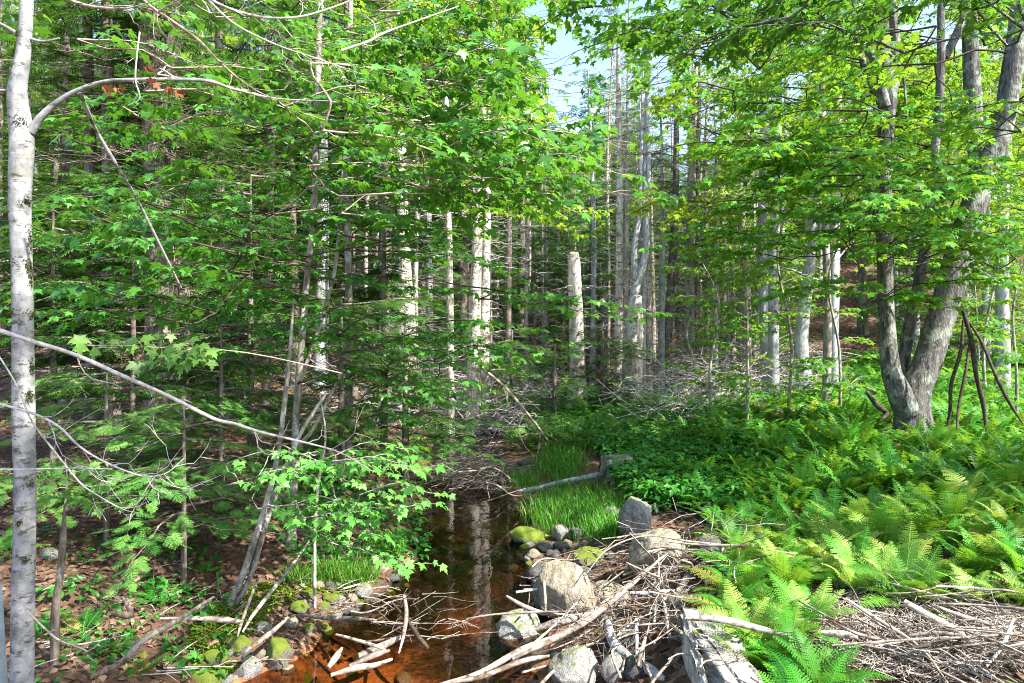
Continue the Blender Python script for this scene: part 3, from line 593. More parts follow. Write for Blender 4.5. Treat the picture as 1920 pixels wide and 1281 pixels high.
# --- boughs of the pale left tree reaching across the top middle
fill(tC, 9, (220, 400), (190, 430), (6.8, 8.5), (-1, 0), (.8, 1.4), spread=.5, ls=.11, r0=.008)
tA.seed = np.array([np.append(P(*q), .010) for q in ((320, 149, 4.5), (390, 152, 4.6), (440, 168, 4.7), (520, 185, 4.8), (620, 190, 4.9), (300, -60, 4.9), (520, -40, 5.2), (700, -20, 5.5), (850, -40, 5.8))])
tA.f.wood(spline([tA.stems[0][0][70], P(160, -150, 4.7), P(300, -60, 4.9), P(520, -40, 5.2), P(700, -20, 5.5), P(850, -40, 5.8)], 16), .016, .006, 16)
fill(tA, 12, (660, 1010), (120, 400), (5.0, 6.8), (1, .25), (1.0, 1.7), spread=.55, ls=.12, r0=.009)
fill(tA, 24, (620, 1060), (-40, 420), (6.2, 8.5), (1, .25), (1.1, 1.9), spread=.65, ls=.12, r0=.009)
boughs(tA, [((760, 230, 5.4), (1010, 300, 5.8)), ((700, 330, 5.6), (1000, 385, 6.0)), ((900, 250, 5.3), (1120, 260, 5.6)), ((800, 150, 5.4), (960, 180, 5.6)), ((640, 400, 6.2), (860, 440, 6.5)), ((860, 330, 5.7), (1080, 400, 5.9)), ((1000, 300, 5.8), (1160, 325, 6.0))], .5, .11, .15, .05, .008)
fill(tA, 11, (250, 660), (-20, 260), (5.2, 6.5), (1, .3), (.8, 1.4), spread=.5, ls=.10, r0=.008)
for it in (((80, 20, 4.6), (20, 60, 4.8)), ((230, 200, 4.7), (330, 250, 5.0))): bough(tA.f, P(*it[0]), P(*it[1]), .22, .09, .12, .05, .006)
finish(tA, M_maple, wood=B_twig)
# --- dark teal maple leaves in the shade at mid left, on the slender tree
fill(tC, 15, (90, 400), (380, 620), (5.8, 7.2), (-1, -.3), (.8, 1.4), spread=.45, ls=.112, r0=.010)
fill(tC, 15, (380, 640), (420, 680), (6.6, 8.4), (-1, -.4), (.7, 1.2), spread=.45, ls=.112, r0=.010)
fill(tC, 24, (380, 900), (60, 440), (7.0, 9.5), (-1, .2), (.9, 1.6), spread=.6, ls=.10, r0=.012)
fill(tC, 14, (640, 920), (620, 800), (7.5, 9.5), (1, .1), (.8, 1.4), spread=.5, ls=.10, r0=.010)
boughs(tC, [((600, 520, 8.2), (900, 545, 8.8)), ((660, 470, 8.4), (960, 520, 9.2)), ((860, 535, 8.8), (1230, 590, 9.6)), ((900, 560, 9), (1160, 600, 9.8)), ((560, 860, 7.6), (800, 850, 7.4)), ((640, 620, 8.2), (760, 700, 8.4))], .6, .10, .16, .05, .012)
finish(tC, M_maple, wood=B_dark)
# --- light leaves of the leaning pair over the water's edge
fill(tL, 10, (470, 780), (830, 1010), (5.6, 6.4), (1, -.1), (.35, .7), spread=.3, ls=.08, r0=.006)
boughs(tL, [((520, 830, 6.2), (650, 900, 5.8)), ((560, 870, 6.1), (790, 880, 5.9)), ((540, 960, 6.2), (700, 1000, 5.7)), ((600, 930, 6.0), (800, 945, 5.9)), ((560, 1000, 6.2), (780, 1060, 5.9)), ((600, 850, 6.2), (640, 960, 5.8)), ((500, 880, 6.3), (580, 905, 6.0)), ((520, 930, 6.3), (560, 950, 6.1))], .35, .085, .13, .04, .007)
finish(tL, M_maple_light)
fill(tS, 4, (100, 250), (880, 960), (4.9, 5.4), (1, 0), (.25, .45), spread=.2, ls=.07, r0=.004)
tS.f.wood(np.stack([P(121, 960, 5.2), P(200, 930, 5.1), P(300, 930, 5.0)]), .008, .004, 3)
finish(tS, M_maple_light); finish(t2)
# --- bright sprig of light maple leaves hanging free at the left
sg = Foliage(); sp = [P(640, 700, 5.6), P(500, 668, 5.0), P(400, 655, 4.6), P(300, 652, 4.5), P(240, 648, 4.4), P(160, 648, 4.4)]
sg.wood(spline(sp, 12), .006, .002, 12)
for (px, py) in ((150, 630), (152, 645), (180, 652), (193, 638), (215, 637), (247, 648), (247, 634), (276, 629), (283, 646), (303, 638), (318, 650), (320, 628), (286, 658), (335, 645), (352, 640), (340, 658), (362, 655), (375, 648), (386, 644), (252, 678), (276, 676), (298, 674), (322, 672), (344, 678), (356, 674), (372, 668), (398, 676), (384, 662), (330, 664), (310, 662), (365, 632), (395, 655)):
    p = P(px, py, 4.45+R.normal(0, .05)); sg.wood(np.stack([p+(0, 0.02, .0), p*.5+P(px*.6+130, 652, 4.5)*.5, P(px*.7+95, 652, 4.5)]), .0012, .0015, 3); sg.leaf(p, R.uniform(-2.5, -.6), .098, droop=.75, flop=.25)
e = empty('maple_sprig', sp[2], 'sprig of bright pale green maple leaves hanging in front of the dark hemlocks', 'branch'); local(sg.wood_mesh(MB(), 5), sp[2]).build('twigs', B_twig, e); local(sg.leaf_mesh(MB(), MAPLE), sp[2]).build('leaves', M_maple_light, e)
# --- near bare branches
def bare(name, pts, label, m=B_gtwig, forks=8, cat='branch', fl=.25, group=None, leaves=()):
    a = [P(*p[:3]) for p in pts]; rr = [p[3]/2/F*p[2] for p in pts]; b = a[0]; mb = MB(); root = empty(name, b, label, cat, group)
    Pt, Rd = trunk_tube(mb, a, rr, 8, 60, .05); local(mb, b).build('stem', m, root); g = Foliage()
    for i in range(forks):
        k = int(R.uniform(10, 58)); v = norm(Pt[min(k+1, 59)]-Pt[k-1]); ya = math.atan2(v[2], v[0])+R.choice([-1, 1])*R.uniform(.4, 1.1); l = fl*R.uniform(.4, 1.3); c = Pt[k]
        q = np.array([c, c+l*.5*np.array([math.cos(ya), R.normal(0, .3), math.sin(ya)]), c+l*np.array([math.cos(ya+.4), R.normal(0, .3), math.sin(ya+.4)])]); q = spline(q, 6)+R.normal(0, .02*l, (6, 3)); q[0] = c; g.wood(q, max(.0016, Rd[k]*.5), .0008, 6)
        for _ in range(2):
            k2 = R.integers(2, 5); yb = ya+R.choice([-1, 1])*R.uniform(.4, 1.0); e2 = q[k2]+l*.4*np.array([math.cos(yb), R.normal(0, .3), math.sin(yb)]); g.wood(np.stack([q[k2], (q[k2]+e2)/2+R.normal(0, .02*l, 3), e2]), .0012, .0006, 3)
    if forks: local(g.wood_mesh(MB(), 4), b).build('twigs', m, root)
    if leaves:
        f = Foliage()
        for (px, py, d) in leaves:
            p = P(px, py, d)
            for _ in range(2): f.leaf(p+R.normal(0, .012, 3), R.uniform(-2.6, -.5), .06, droop=2.2, flop=.9)
        local(f.leaf_mesh(MB(), MAPLE), b).build('leaves', M_red, root)
    return root
bare('bare_branch', [(-60, 600, 3.2, 9), (60, 640, 3.2, 8.5), (140, 665, 3.25, 8), (230, 705, 3.3, 8), (320, 745, 3.4, 7.5), (400, 785, 3.5, 7), (440, 795, 3.55, 6.5), (480, 808, 3.6, 6), (520, 818, 3.65, 5), (580, 832, 3.7, 4), (640, 850, 3.8, 3), (700, 885, 3.9, 2)], 'long bare grey branch slanting down across the left half, past the pale trunk', B_gtwig, 7, fl=.22)
bare('bare_branch', [(-30, 750, 3.0, 5), (60, 775, 3.0, 5), (110, 800, 3.0, 4.5), (150, 838, 3.0, 4), (200, 868, 3.0, 3.6), (265, 892, 3.0, 3), (310, 888, 3.0, 2.5), (345, 860, 3.0, 2)], 'bare forking twig crossing the pale trunk and curling up at its tip', B_gtwig, 10, fl=.25)
bare('bare_branch', [(-20, 640, 3.1, 3), (30, 720, 3.1, 3), (60, 790, 3.1, 3), (105, 850, 3.1, 3.5), (150, 905, 3.1, 3), (185, 930, 3.1, 2.6), (230, 955, 3.1, 2), (262, 962, 3.1, 1.5)], 'thin bare twig drooping steeply from the left edge below the forking twig', B_gtwig, 9, fl=.2)
bare('bare_branch', [(-30, 880, 2.9, 3), (60, 880, 2.9, 3), (140, 878, 2.9, 2.6), (210, 880, 2.9, 2)], 'thin level twig crossing low in front of the pale trunk', B_gtwig, 3, fl=.12)
bare('bare_branch', [(50, 1145, 4.0, 4), (80, 1175, 4.0, 4), (110, 1200, 4.0, 4), (150, 1215, 4.0, 3), (165, 1222, 4.0, 2)], 'small broken twig at the foot of the pale trunk', B_stickw, 5, fl=.12)
bare('bare_branch', [(90, -20, 3.6, 6), (130, 0, 3.6, 6), (175, 13, 3.6, 5.5), (225, 16, 3.6, 5), (250, 13, 3.6, 3), (300, 0, 3.6, 2)], 'short sunlit bare branch in the top left corner', B_stickw, 3, fl=.15)
bare('bare_branch', [(240, -30, 3.8, 6), (280, 10, 3.8, 6), (330, 45, 3.9, 6), (375, 78, 4, 5.5), (405, 110, 4, 5), (440, 142, 4.1, 4), (480, 170, 4.2, 3), (520, 188, 4.3, 2)], 'bare branch slanting down from the top left over the arching limb', B_twig, 12, fl=.32)
bare('bare_branch', [(360, -20, 4.2, 5), (420, 12, 4.2, 5), (470, 28, 4.3, 5), (510, 34, 4.3, 4.5), (570, 30, 4.4, 4), (640, 8, 4.5, 3), (700, -20, 4.6, 2)], 'bare twig sagging along the top edge left of centre', B_gtwig, 9, fl=.25)
bare('bare_branch', [(380, -10, 4.5, 4), (440, 45, 4.6, 4), (520, 85, 4.7, 3.5), (600, 112, 4.8, 3), (680, 140, 5, 2)], 'thin bare twig descending rightwards beneath the sagging twig', B_gtwig, 7, fl=.25)
bare('bare_branch', [(262, 60, 4.2, 3), (256, 110, 4.2, 3), (254, 150, 4.2, 3), (262, 184, 4.2, 2), (240, 198, 4.2, 1.5)], 'hanging bare twig with rusty withered leaves above the arching limb', B_gtwig, 3, fl=.1, leaves=((275, 125, 4.25), (292, 148, 4.3), (230, 165, 4.3), (208, 165, 4.3), (322, 165, 4.3), (337, 170, 4.3), (200, 172, 4.3)))
bare('bare_branch', [(640, 95, 5, 5), (690, 78, 5.1, 5), (720, 62, 5.2, 4), (780, 40, 5.4, 3), (860, 12, 5.6, 2)], 'bare curved twig rising among the top middle leaves', B_gtwig, 5, fl=.2)
bare('bare_branch', [(870, 650, 15, 6), (905, 690, 15, 6), (950, 730, 15, 6), (1000, 790, 15, 5), (1030, 830, 15, 3)], 'fallen bare trunk leaning down to the brook below the twin white trunks', B_twig, 14, 'fallen tree', 1.0)

# --- trunks on the left
def simple(name, d, pts, bark, label, snag=0, **kw):
    t = ptree(name, d, [pts], bark, label, **kw)
    if snag: snags(t, snag, t.base[2]+.8, min(t.stems[0][0][-1][2], zof(-40, d)), .4, 1.7, r=.010)
    return t
def hem_fill(t, n, z0, z1, L, yaw=None, ss_=.30, si=0, step=.24, dens=1.0):
    for i in range(n):
        z = z0+(z1-z0)*(i+R.random())/n; p, _ = at_z(t, z, si); ya = R.uniform(0, 6.283) if yaw is None else R.uniform(*yaw); hem_branch(t.f, p, ya, R.uniform(*L), R.uniform(0, .25), R.uniform(.15, .4), step, ss_, dens)
LABH = [(13.0, [(300, 770, 56), (300, 600, 52), (297, 400, 50), (292, 240, 44), (285, 100, 44), (280, -100, 34), (280, -500, 10)], 'broad sunlit hemlock trunk, thickest of those behind the arching limb'),
    (13.8, [(338, 760, 46), (335, 550, 42), (330, 350, 38), (325, 150, 32), (320, -200, 20), (318, -400, 8)], 'shaded hemlock trunk pressed against the right side of the thickest one'),
    (14.0, [(174, 745, 24), (172, 600, 22), (170, 350, 20), (165, 100, 18), (160, -300, 6)], 'dark hemlock trunk, left one of a pair right of the pale trunk'),
    (13.2, [(212, 775, 30), (210, 600, 27), (206, 350, 24), (200, 50, 20), (198, -400, 6)], 'dark hemlock trunk, right and thicker one of a pair right of the pale trunk'),
    (16.0, [(120, 740, 14), (120, 500, 14), (124, 250, 12), (126, -100, 6)], 'narrow hemlock trunk closest to the pale trunk'),
    (15.5, [(418, 745, 22), (416, 500, 20), (412, 200, 17), (408, -200, 6)], 'hemlock trunk standing midway between the thickest trunk and the slender maple'),
    (15.0, [(665, 760, 14), (660, 500, 14), (652, 200, 12), (648, -200, 5)], 'slim hemlock right of the slender pale maple'),
    (17.0, [(500, 740, 20), (504, 480, 18), (508, 150, 15), (510, -250, 6)], 'hemlock trunk just left of the slender pale maple')]
for i, (d, pts, lab) in enumerate(LABH):
    t = ptree('hemlock_tree', d, [pts], B_hem, lab, group='hemlocks on the left bank'); zt = t.stems[0][0][-1][2]; b = t.base[2]
    snags(t, 80, b+.7, zof(120, d), .5, 2.0, r=.011, nsub=6)
    hem_fill(t, 30, zof(600, d), zof(-80, d), (1.1, 2.5), ss_=.32); hem_fill(t, 14, zof(-80, d), zt, (.6, 1.8), ss_=.36, step=.34)
    finish(t, M_hem, SPRAY, B_twig, B_dark)
# young hemlocks with low fans of bright sprays
def young(px, d, top, w, n, L, lab, m=M_hem, fine=False, ssz=.24, z0=.25, yaw=None, lean=0, name='young_hemlock', group=None, nm=6):
    x = (px-960)/F*d; g = float(H(x, d)); pyb = HOR+(CAM_Z-g)/(d)*F
    t = ptree(name, d, [[(px, pyb, w), (px+lean*.3, (pyb+top)/2, w*.7), (px+lean, top, 3)]], B_hem, lab, group=group, lump=.05, flare=.1, cat='young tree')
    zt = zof(top, d); hem_fill(t, n, g+z0, zt, L, yaw, ssz, step=ssz*.62); snags(t, nm, g+.2, zt, .2, .6, r=.005, nsub=3); finish(t, m, SPRAYF if fine else SPRAY, B_twig, B_hem); return t
young(200, 7.2, 700, 12, 15, (.7, 1.4), 'young hemlock with drooping green sprays right of the pale trunk, above the litter slope', M_hem_light, True, .20, .5)
young(345, 6.8, 745, 11, 18, (.7, 1.4), 'young hemlock with bright sprays fanning toward the leaning stems', M_hem_light, True, .20, .45)
young(415, 8.6, 610, 14, 20, (.7, 1.6), 'dark young hemlock behind the long slanting bare branch', M_hem, True, .22, .6)
young(640, 11, 560, 14, 26, (.8, 1.8), 'young hemlock spreading above the brook right of the slender maple', M_hem, True, .25, .6)
young(760, 12.5, 600, 16, 26, (.8, 1.9), 'young hemlock leaning over the far left bank of the brook', M_hem, False, .27, .5)
young(250, 10.0, 420, 14, 30, (.8, 1.9), 'tall young hemlock between the pale trunk and the sprig of pale leaves', M_hem, False, .27, 1.2)
young(470, 10.8, 330, 15, 34, (.8, 1.9), 'tall young hemlock just left of the slender maple, full of dark sprays', M_hem, False, .27, 1.0)
young(100, 9.5, 380, 14, 28, (.7, 1.7), 'young hemlock half hidden behind the pale trunk', M_hem, False, .26, 1.2)
young(720, 13.5, 300, 15, 34, (.8, 1.9), 'tall young hemlock rising left of the thin white trunk', M_hem, False, .28, 1.2)
young(960, 19, 620, 14, 20, (.7, 1.6), 'pale young hemlock between the twin white trunks and the broken snag', M_hem_light, False, .3, .4)
young(1040, 18, 650, 12, 16, (.6, 1.4), 'small pale young hemlock at the left foot of the broken snag', M_hem_light, False, .28, .3)
young(1130, 18.5, 620, 14, 20, (.7, 1.5), 'pale young hemlock filling the gap between the two broken snags', M_spruce, False, .28, .3)
young(1000, 24, 430, 20, 30, (1, 2.2), 'dark hemlock beyond the brook between the twin white trunks and the snag', M_hem, False, .34, .8)
young(1110, 25, 330, 20, 32, (1, 2.4), 'pale green hemlock topping the broken snag from behind', M_hem_light, False, .34, 2.5)

# --- white trunks in the middle
simple('dead_tree', 20, [(762, 700, 40), (760, 600, 36), (757, 500, 26), (752, 350, 20), (748, 150, 14), (745, 20, 8)], B_dead, 'stout sunlit white trunk hung with dead twigs, left of the thin white trunk', 90, flare=.5).g and None
ALL = []
def T(*a, **k): t = simple(*a, **k); ALL.append(t); return t
T('hemlock_tree', 17.5, [(718, 690, 34), (718, 600, 28), (722, 470, 26), (726, 300, 20), (728, 0, 12)], B_hem, 'dark shaded trunk beside the stout sunlit white trunk', 20)
T('dead_tree', 18.5, [(845, 720, 14), (844, 600, 13), (842, 450, 12), (838, 300, 10), (836, 120, 8), (835, 0, 4)], B_dead, 'thin white trunk left of the twin white trunks', 70)
T('dead_tree', 19, [(888, 705, 27), (890, 600, 24), (893, 500, 20), (898, 400, 16), (905, 250, 11), (908, 80, 6)], B_dead, 'left stem of the twin white trunks over the head of the brook', 90, flare=.5)
T('dead_tree', 19.3, [(905, 705, 24), (908, 600, 20), (911, 500, 17), (914, 380, 13), (916, 250, 8), (918, 150, 4)], B_dead, 'right stem of the twin white trunks over the head of the brook', 80, flare=.5)
T('dead_tree', 22, [(953, 690, 12), (953, 550, 12), (955, 400, 10), (957, 200, 7)], B_hem, 'dark narrow trunk right of the twin white trunks', 20)
T('dead_tree', 24, [(676, 680, 13), (674, 500, 12), (672, 300, 9), (670, 50, 5)], B_pale, 'narrow pale trunk far back left of the stout white trunk', 20)
# broken snags
def snag_top(t, px, py, d, w, n=7):
    mb = MB()
    for i in range(n):
        a = P(px+R.uniform(-w/2, w/2), py+10, d+R.uniform(-.1, .1)); h = R.uniform(.03, .26); trunk_tube(mb, [a, a+(R.normal(0, .01), 0, h*.5), a+(R.normal(0, .03), 0, h)], [.07, .05, .012], 6, 8, .15)
    local(mb, t.base).build('splinter', t.bark, t.root)
t = T('broken_snag', 20, [(1083, 765, 34), (1084, 700, 27), (1082, 620, 25), (1079, 560, 25), (1077, 500, 22), (1075, 476, 19)], B_dead, 'white broken snag standing alone right of the brook head, its top snapped off', 34, flare=.4, lump=.09, cat='dead tree'); snag_top(t, 1075, 478, 20, 18)
t = T('broken_snag', 19.2, [(1184, 752, 34), (1188, 690, 32), (1190, 630, 30), (1192, 590, 24), (1195, 555, 15)], B_dead, 'stout white hollow snag in front of the curved grey tree', 8, flare=.4, lump=.12, cat='dead tree'); snag_top(t, 1196, 560, 19.2, 14)
hm = MB()                                                          # the knot hole of the hollow snag
t = T('dead_spruce', 20.5, [(1158, 728, 17), (1160, 600, 15), (1162, 450, 13), (1162, 300, 12), (1160, 180, 10), (1159, 80, 6)], B_dead, 'tall dead spruce with short bare branches all the way up, against the sky gap', 0, cat='dead tree'); snags(t, 150, zof(640, 20.5), zof(90, 20.5), .25, 1.1, (-.25, .25), .010, 2, curl=.15)
t = ptree('grey_tree', 20, [[(1172, 730, 18), (1176, 660, 16), (1183, 590, 16), (1191, 545, 16), (1203, 505, 14), (1211, 470, 12), (1213, 430, 11), (1212, 390, 10), (1216, 330, 9), (1214, 250, 8), (1210, 120, 5)],
    [(1190, 548, 14), (1189, 500, 12), (1191, 450, 10), (1199, 405, 9), (1200, 350, 8), (1204, 220, 6), (1206, 120, 4)]], B_grey, 'curved grey tree that forks above the hollow snag'); ALL.append(t); snags(t, 26, zof(500, 20), zof(130, 20), .3, 1.2)
T('dead_tree', 21.5, [(1218, 712, 10), (1217, 600, 10), (1217, 480, 9), (1216, 380, 7), (1215, 250, 4)], B_pale, 'thin brown-grey trunk right of the curved grey tree', 60)
T('spruce_tree', 22, [(1249, 690, 15), (1254, 600, 15), (1260, 500, 14), (1266, 380, 12), (1268, 240, 9), (1270, 120, 5)], B_hem, 'dark leaning trunk right of the thin brown-grey one', 70)
T('spruce_tree', 22.5, [(1290, 650, 14), (1292, 520, 13), (1294, 380, 12), (1300, 250, 10), (1306, 120, 6)], B_pale, 'pale trunk, left one of a close pair right of the dark leaning trunk', 60)
T('spruce_tree', 23, [(1303, 640, 12), (1302, 520, 12), (1303, 380, 11), (1310, 230, 9), (1312, 110, 5)], B_hem, 'dark trunk, right one of a close pair right of the dark leaning trunk', 60)
T('spruce_tree', 24, [(1358, 600, 9), (1358, 480, 9), (1357, 350, 8), (1352, 200, 4)], B_pale, 'very thin trunk behind the maple saplings right of the close pair', 14)
T('maple_tree', 21, [(1400, 620, 18), (1399, 540, 16), (1392, 440, 15), (1388, 330, 12), (1386, 150, 7)], B_pale, 'pale trunk with peeling dead twigs left of the grey straight trunk', 20)
T('maple_tree', 20, [(1438, 690, 19), (1434, 600, 18), (1430, 500, 18), (1429, 400, 17), (1432, 250, 14), (1436, 80, 9)], B_grey, 'straight grey trunk behind the leafy saplings, right of the pale one', 4)
T('maple_tree', 22, [(1446, 600, 13), (1445, 520, 13), (1443, 400, 12), (1440, 250, 9)], B_dead, 'sunlit white trunk hidden behind the straight grey one', 16)
T('maple_tree', 18, [(1506, 705, 27), (1502, 650, 24), (1506, 590, 23), (1514, 520, 23), (1520, 440, 22), (1528, 300, 18), (1540, 80, 12)], B_grey, 'leaning grey trunk left of the big forked maple, at the foot of the slope', 0, flare=.4)
T('maple_tree', 30, [(1617, 560, 17), (1616, 480, 15), (1614, 380, 13), (1610, 200, 8)], B_hem, 'brown trunk far up the slope behind the big forked maple', 0)
T('maple_tree', 26, [(1703, 560, 7), (1703, 480, 7), (1702, 380, 6), (1700, 250, 4)], B_pale, 'very thin pale trunk seen between stems of the big forked maple', 0)
for t in ALL: finish(t, M_maple, MAPLES, B_gtwig)
# crowns for the living trees beside the sky gap
for (px, d, py0, py1, n, m, lab) in ((1205, 20.6, 250, 60, 40, M_canopy_sun, 'sunlit yellow-green young tree in front of the sky gap'), (1290, 23.5, 330, 120, 46, M_canopy, 'sparse dark-leaved tree against the sky right of the dead spruce'), (1110, 24, 250, 130, 26, M_hem, 'ragged dark treetop at the left edge of the sky gap'), (1390, 22, 360, 120, 52, M_canopy, 'leafy tree against the sky above the straight grey trunk'), (1340, 21, 470, 250, 40, M_canopy, 'leafy tree between the close pair and the pale trunk'), (1240, 21.8, 420, 270, 26, M_spruce, 'small pale spruce crown beside the curved grey tree')):
    x = (px-960)/F*d; g = float(H(x, d)); pyb = HOR+(CAM_Z-g)/d*F
    t = ptree('leafy_tree', d, [[(px, pyb, 11), (px+3, (pyb+py1)/2, 9), (px+R.uniform(-8, 8), py1, 3)]], B_grey, lab, lump=.03)
    if m in (M_hem, M_spruce): hem_fill(t, n, zof(py0, d), zof(py1, d), (.4, 1.3), ss_=.3, dens=.7); finish(t, m, SPRAY)
    else:
        for i in range(n):
            p, _ = at_z(t, zof(R.uniform(py1, py0), d)); ya = R.uniform(0, 6.283); L = R.uniform(.5, 1.7); bough(t.f, p, p+np.array([math.cos(ya)*L, math.sin(ya)*L, R.uniform(0, .5)*L]), .5, .13, .22, .08, .010, lg=.12)
        finish(t, m, MAPLES)

# --- the big forked maple on the right
tM = ptree('forked_maple', 12, [[(1712, 815, 65), (1712, 770, 58), (1716, 730, 53), (1738, 680, 51), (1756, 620, 49), (1775, 560, 49), (1795, 490, 50), (1815, 420, 46), (1845, 330, 40), (1880, 240, 37), (1900, 120, 35), (1915, 0, 32), (1940, -300, 30), (1960, -800, 14)],
    [(1702, 775, 44, -.12), (1686, 735, 42, -.15), (1670, 690, 34, -.12), (1663, 600, 29), (1659, 480, 28), (1657, 340, 27), (1660, 240, 28), (1664, 170, 30), (1656, 90, 22), (1655, 0, 20), (1658, -200, 16), (1650, -600, 6)],
    [(1690, 730, 22, .3), (1697, 660, 21, .35), (1709, 590, 20, .4), (1725, 520, 20, .45), (1737, 440, 18, .5), (1749, 330, 17, .5), (1761, 200, 15, .5), (1765, 90, 14, .5), (1765, 0, 13, .5), (1773, -400, 7, .5)],
    [(1664, 190, 24), (1676, 150, 22, .05), (1680, 90, 19, .1), (1674, 30, 17, .1), (1668, -60, 14, .1), (1660, -400, 6, .1)],
    [(1660, 200, 20, -.1), (1648, 150, 17, -.15), (1638, 108, 16, -.2), (1610, 75, 13, -.2), (1594, 40, 11, -.2), (1586, 0, 9, -.2), (1580, -60, 6, -.2)],
    [(1645, 175, 14, .1), (1622, 130, 12, .1), (1608, 70, 11, .1), (1600, 0, 10, .1), (1590, -100, 6, .1)],
    [(1635, 108, 6, -.25), (1660, 98, 6, -.25), (1680, 115, 6, -.25), (1694, 145, 5, -.25), (1698, 190, 4, -.25), (1702, 235, 2, -.25)],
    [(1832, 350, 22, .1), (1830, 280, 27, .5), (1824, 190, 28, .8), (1820, 120, 27, .8), (1816, 0, 25, .8), (1812, -200, 18, .8), (1810, -500, 8, .8)],
    [(1772, 110, 14, .6), (1796, 60, 16, .7), (1820, 10, 15, .8)]], B_maple, 'big forked maple with three mossy grey stems rising out of the ferns', sides=22, lump=.04, flare=.35, seg=80)
fill(tM, 44, (1350, 1900), (200, 500), (9.5, 12.5), (-1, -.3), (1.0, 2.0), spread=.7, ls=.115, r0=.012)
fill(tM, 22, (1560, 1900), (300, 480), (8.5, 10.5), (.2, -1), (1.0, 1.8), spread=.7, ls=.115, r0=.012, si=2)
fill(tM, 10, (1700, 1920), (440, 580), (9, 10.5), (1, -.5), (.8, 1.5), spread=.55, ls=.11, r0=.010)
fill(tM, 34, (1240, 1640), (20, 330), (10, 14), (-1, .1), (1.2, 2.4), spread=.9, ls=.12, r0=.016, si=1)
fill(tM, 26, (1560, 1930), (-40, 300), (13, 16), (.5, .6), (1.2, 2.4), spread=.9, ls=.125, r0=.016, si=2)
boughs(tM, [((1650, 260, 11.6), (1440, 340, 10.5)), ((1650, 330, 11.5), (1500, 350, 10)), ((1680, 560, 11.8), (1450, 560, 11))], .9, .115, .17, .12, .018, si=1)
finish(tM, M_canopy, MAPLE, wood=B_dark)
# maple saplings between the snags and the forked maple
for (px, d, top, n, lab) in ((1335, 14.5, 470, 16, 'leafy maple sapling right of the stout hollow snag'), (1400, 13, 420, 18, 'leafy maple sapling in front of the straight grey trunk'), (1475, 13.5, 330, 20, 'tall maple sapling left of the leaning grey trunk'), (1575, 14.5, 400, 14, 'maple sapling left of the big forked maple, with layered bright leaves'), (1300, 17, 560, 12, 'low maple sapling behind the brush heap'), (1850, 16, 380, 22, 'maple sapling behind the dead props right of the forked maple'), (1905, 12, 470, 16, 'maple sapling cut by the right edge behind the dead props')):
    x = (px-960)/F*d; g = float(H(x, d)); pyb = HOR+(CAM_Z-g)/d*F
    t = ptree('maple_sapling', d, [[(px, pyb, 6.5), (px+R.uniform(-14, 14), pyb*.65+top*.35, 5), (px+R.uniform(-22, 22), pyb*.3+top*.7, 4), (px+R.uniform(-35, 35), top, 1.5)]], B_mid, lab, group=None, lump=.03, flare=.1, cat='sapling')
    for i in range(n):
        z = R.uniform(g+.7, zof(top, d)); p, _ = at_z(t, z); ya = R.uniform(0, 6.283); L = R.uniform(.5, 1.25); bough(t.f, p, p+np.array([math.cos(ya)*L, math.sin(ya)*L, R.uniform(-.05, .3)*L]), .45, .105, .16, .08, .007, lg=.08)
    finish(t, M_canopy, MAPLE)
for (x, y, m, sc, rz, lab) in ((4.6, -1.3, pE, .85, .5, 'unseen maple added beside the viewpoint to shade the left bank'), (12.6, 4.4, pE, .95, 2, 'unseen maple added beyond the right edge to shade the middle of the fern bank')):  # trees out of view, added so that their crowns cast shade
    o = copy_tree(m, (x, y, .6), rz, sc, label=lab); del o['group']
# canopy trees whose crowns close the top of the picture
for (px, d, h, m, sc, lab) in ((800, 24, 17, pF, 1.25, 'yellow-green sunlit maple crown over the top middle, left of the sky gap'), (600, 21, 17, pF, 1.1, 'yellow-green maple crown high above the slender pale maple'), (1560, 19, 17, pE, .95, 'maple crown over the slope left of the forked maple'), (1880, 19, 17, pE, 1.0, 'maple crown in the top right corner behind the forked maple'), (1450, 19, 17, pF, .75, 'bright maple crown right of the sky gap')):
    x = (px-960)/F*d; o = copy_tree(m, (x, d, float(H(x, d))-.1), R.uniform(0, 6), sc, label=lab, group=None)
    if 'group' in o: del o['group']

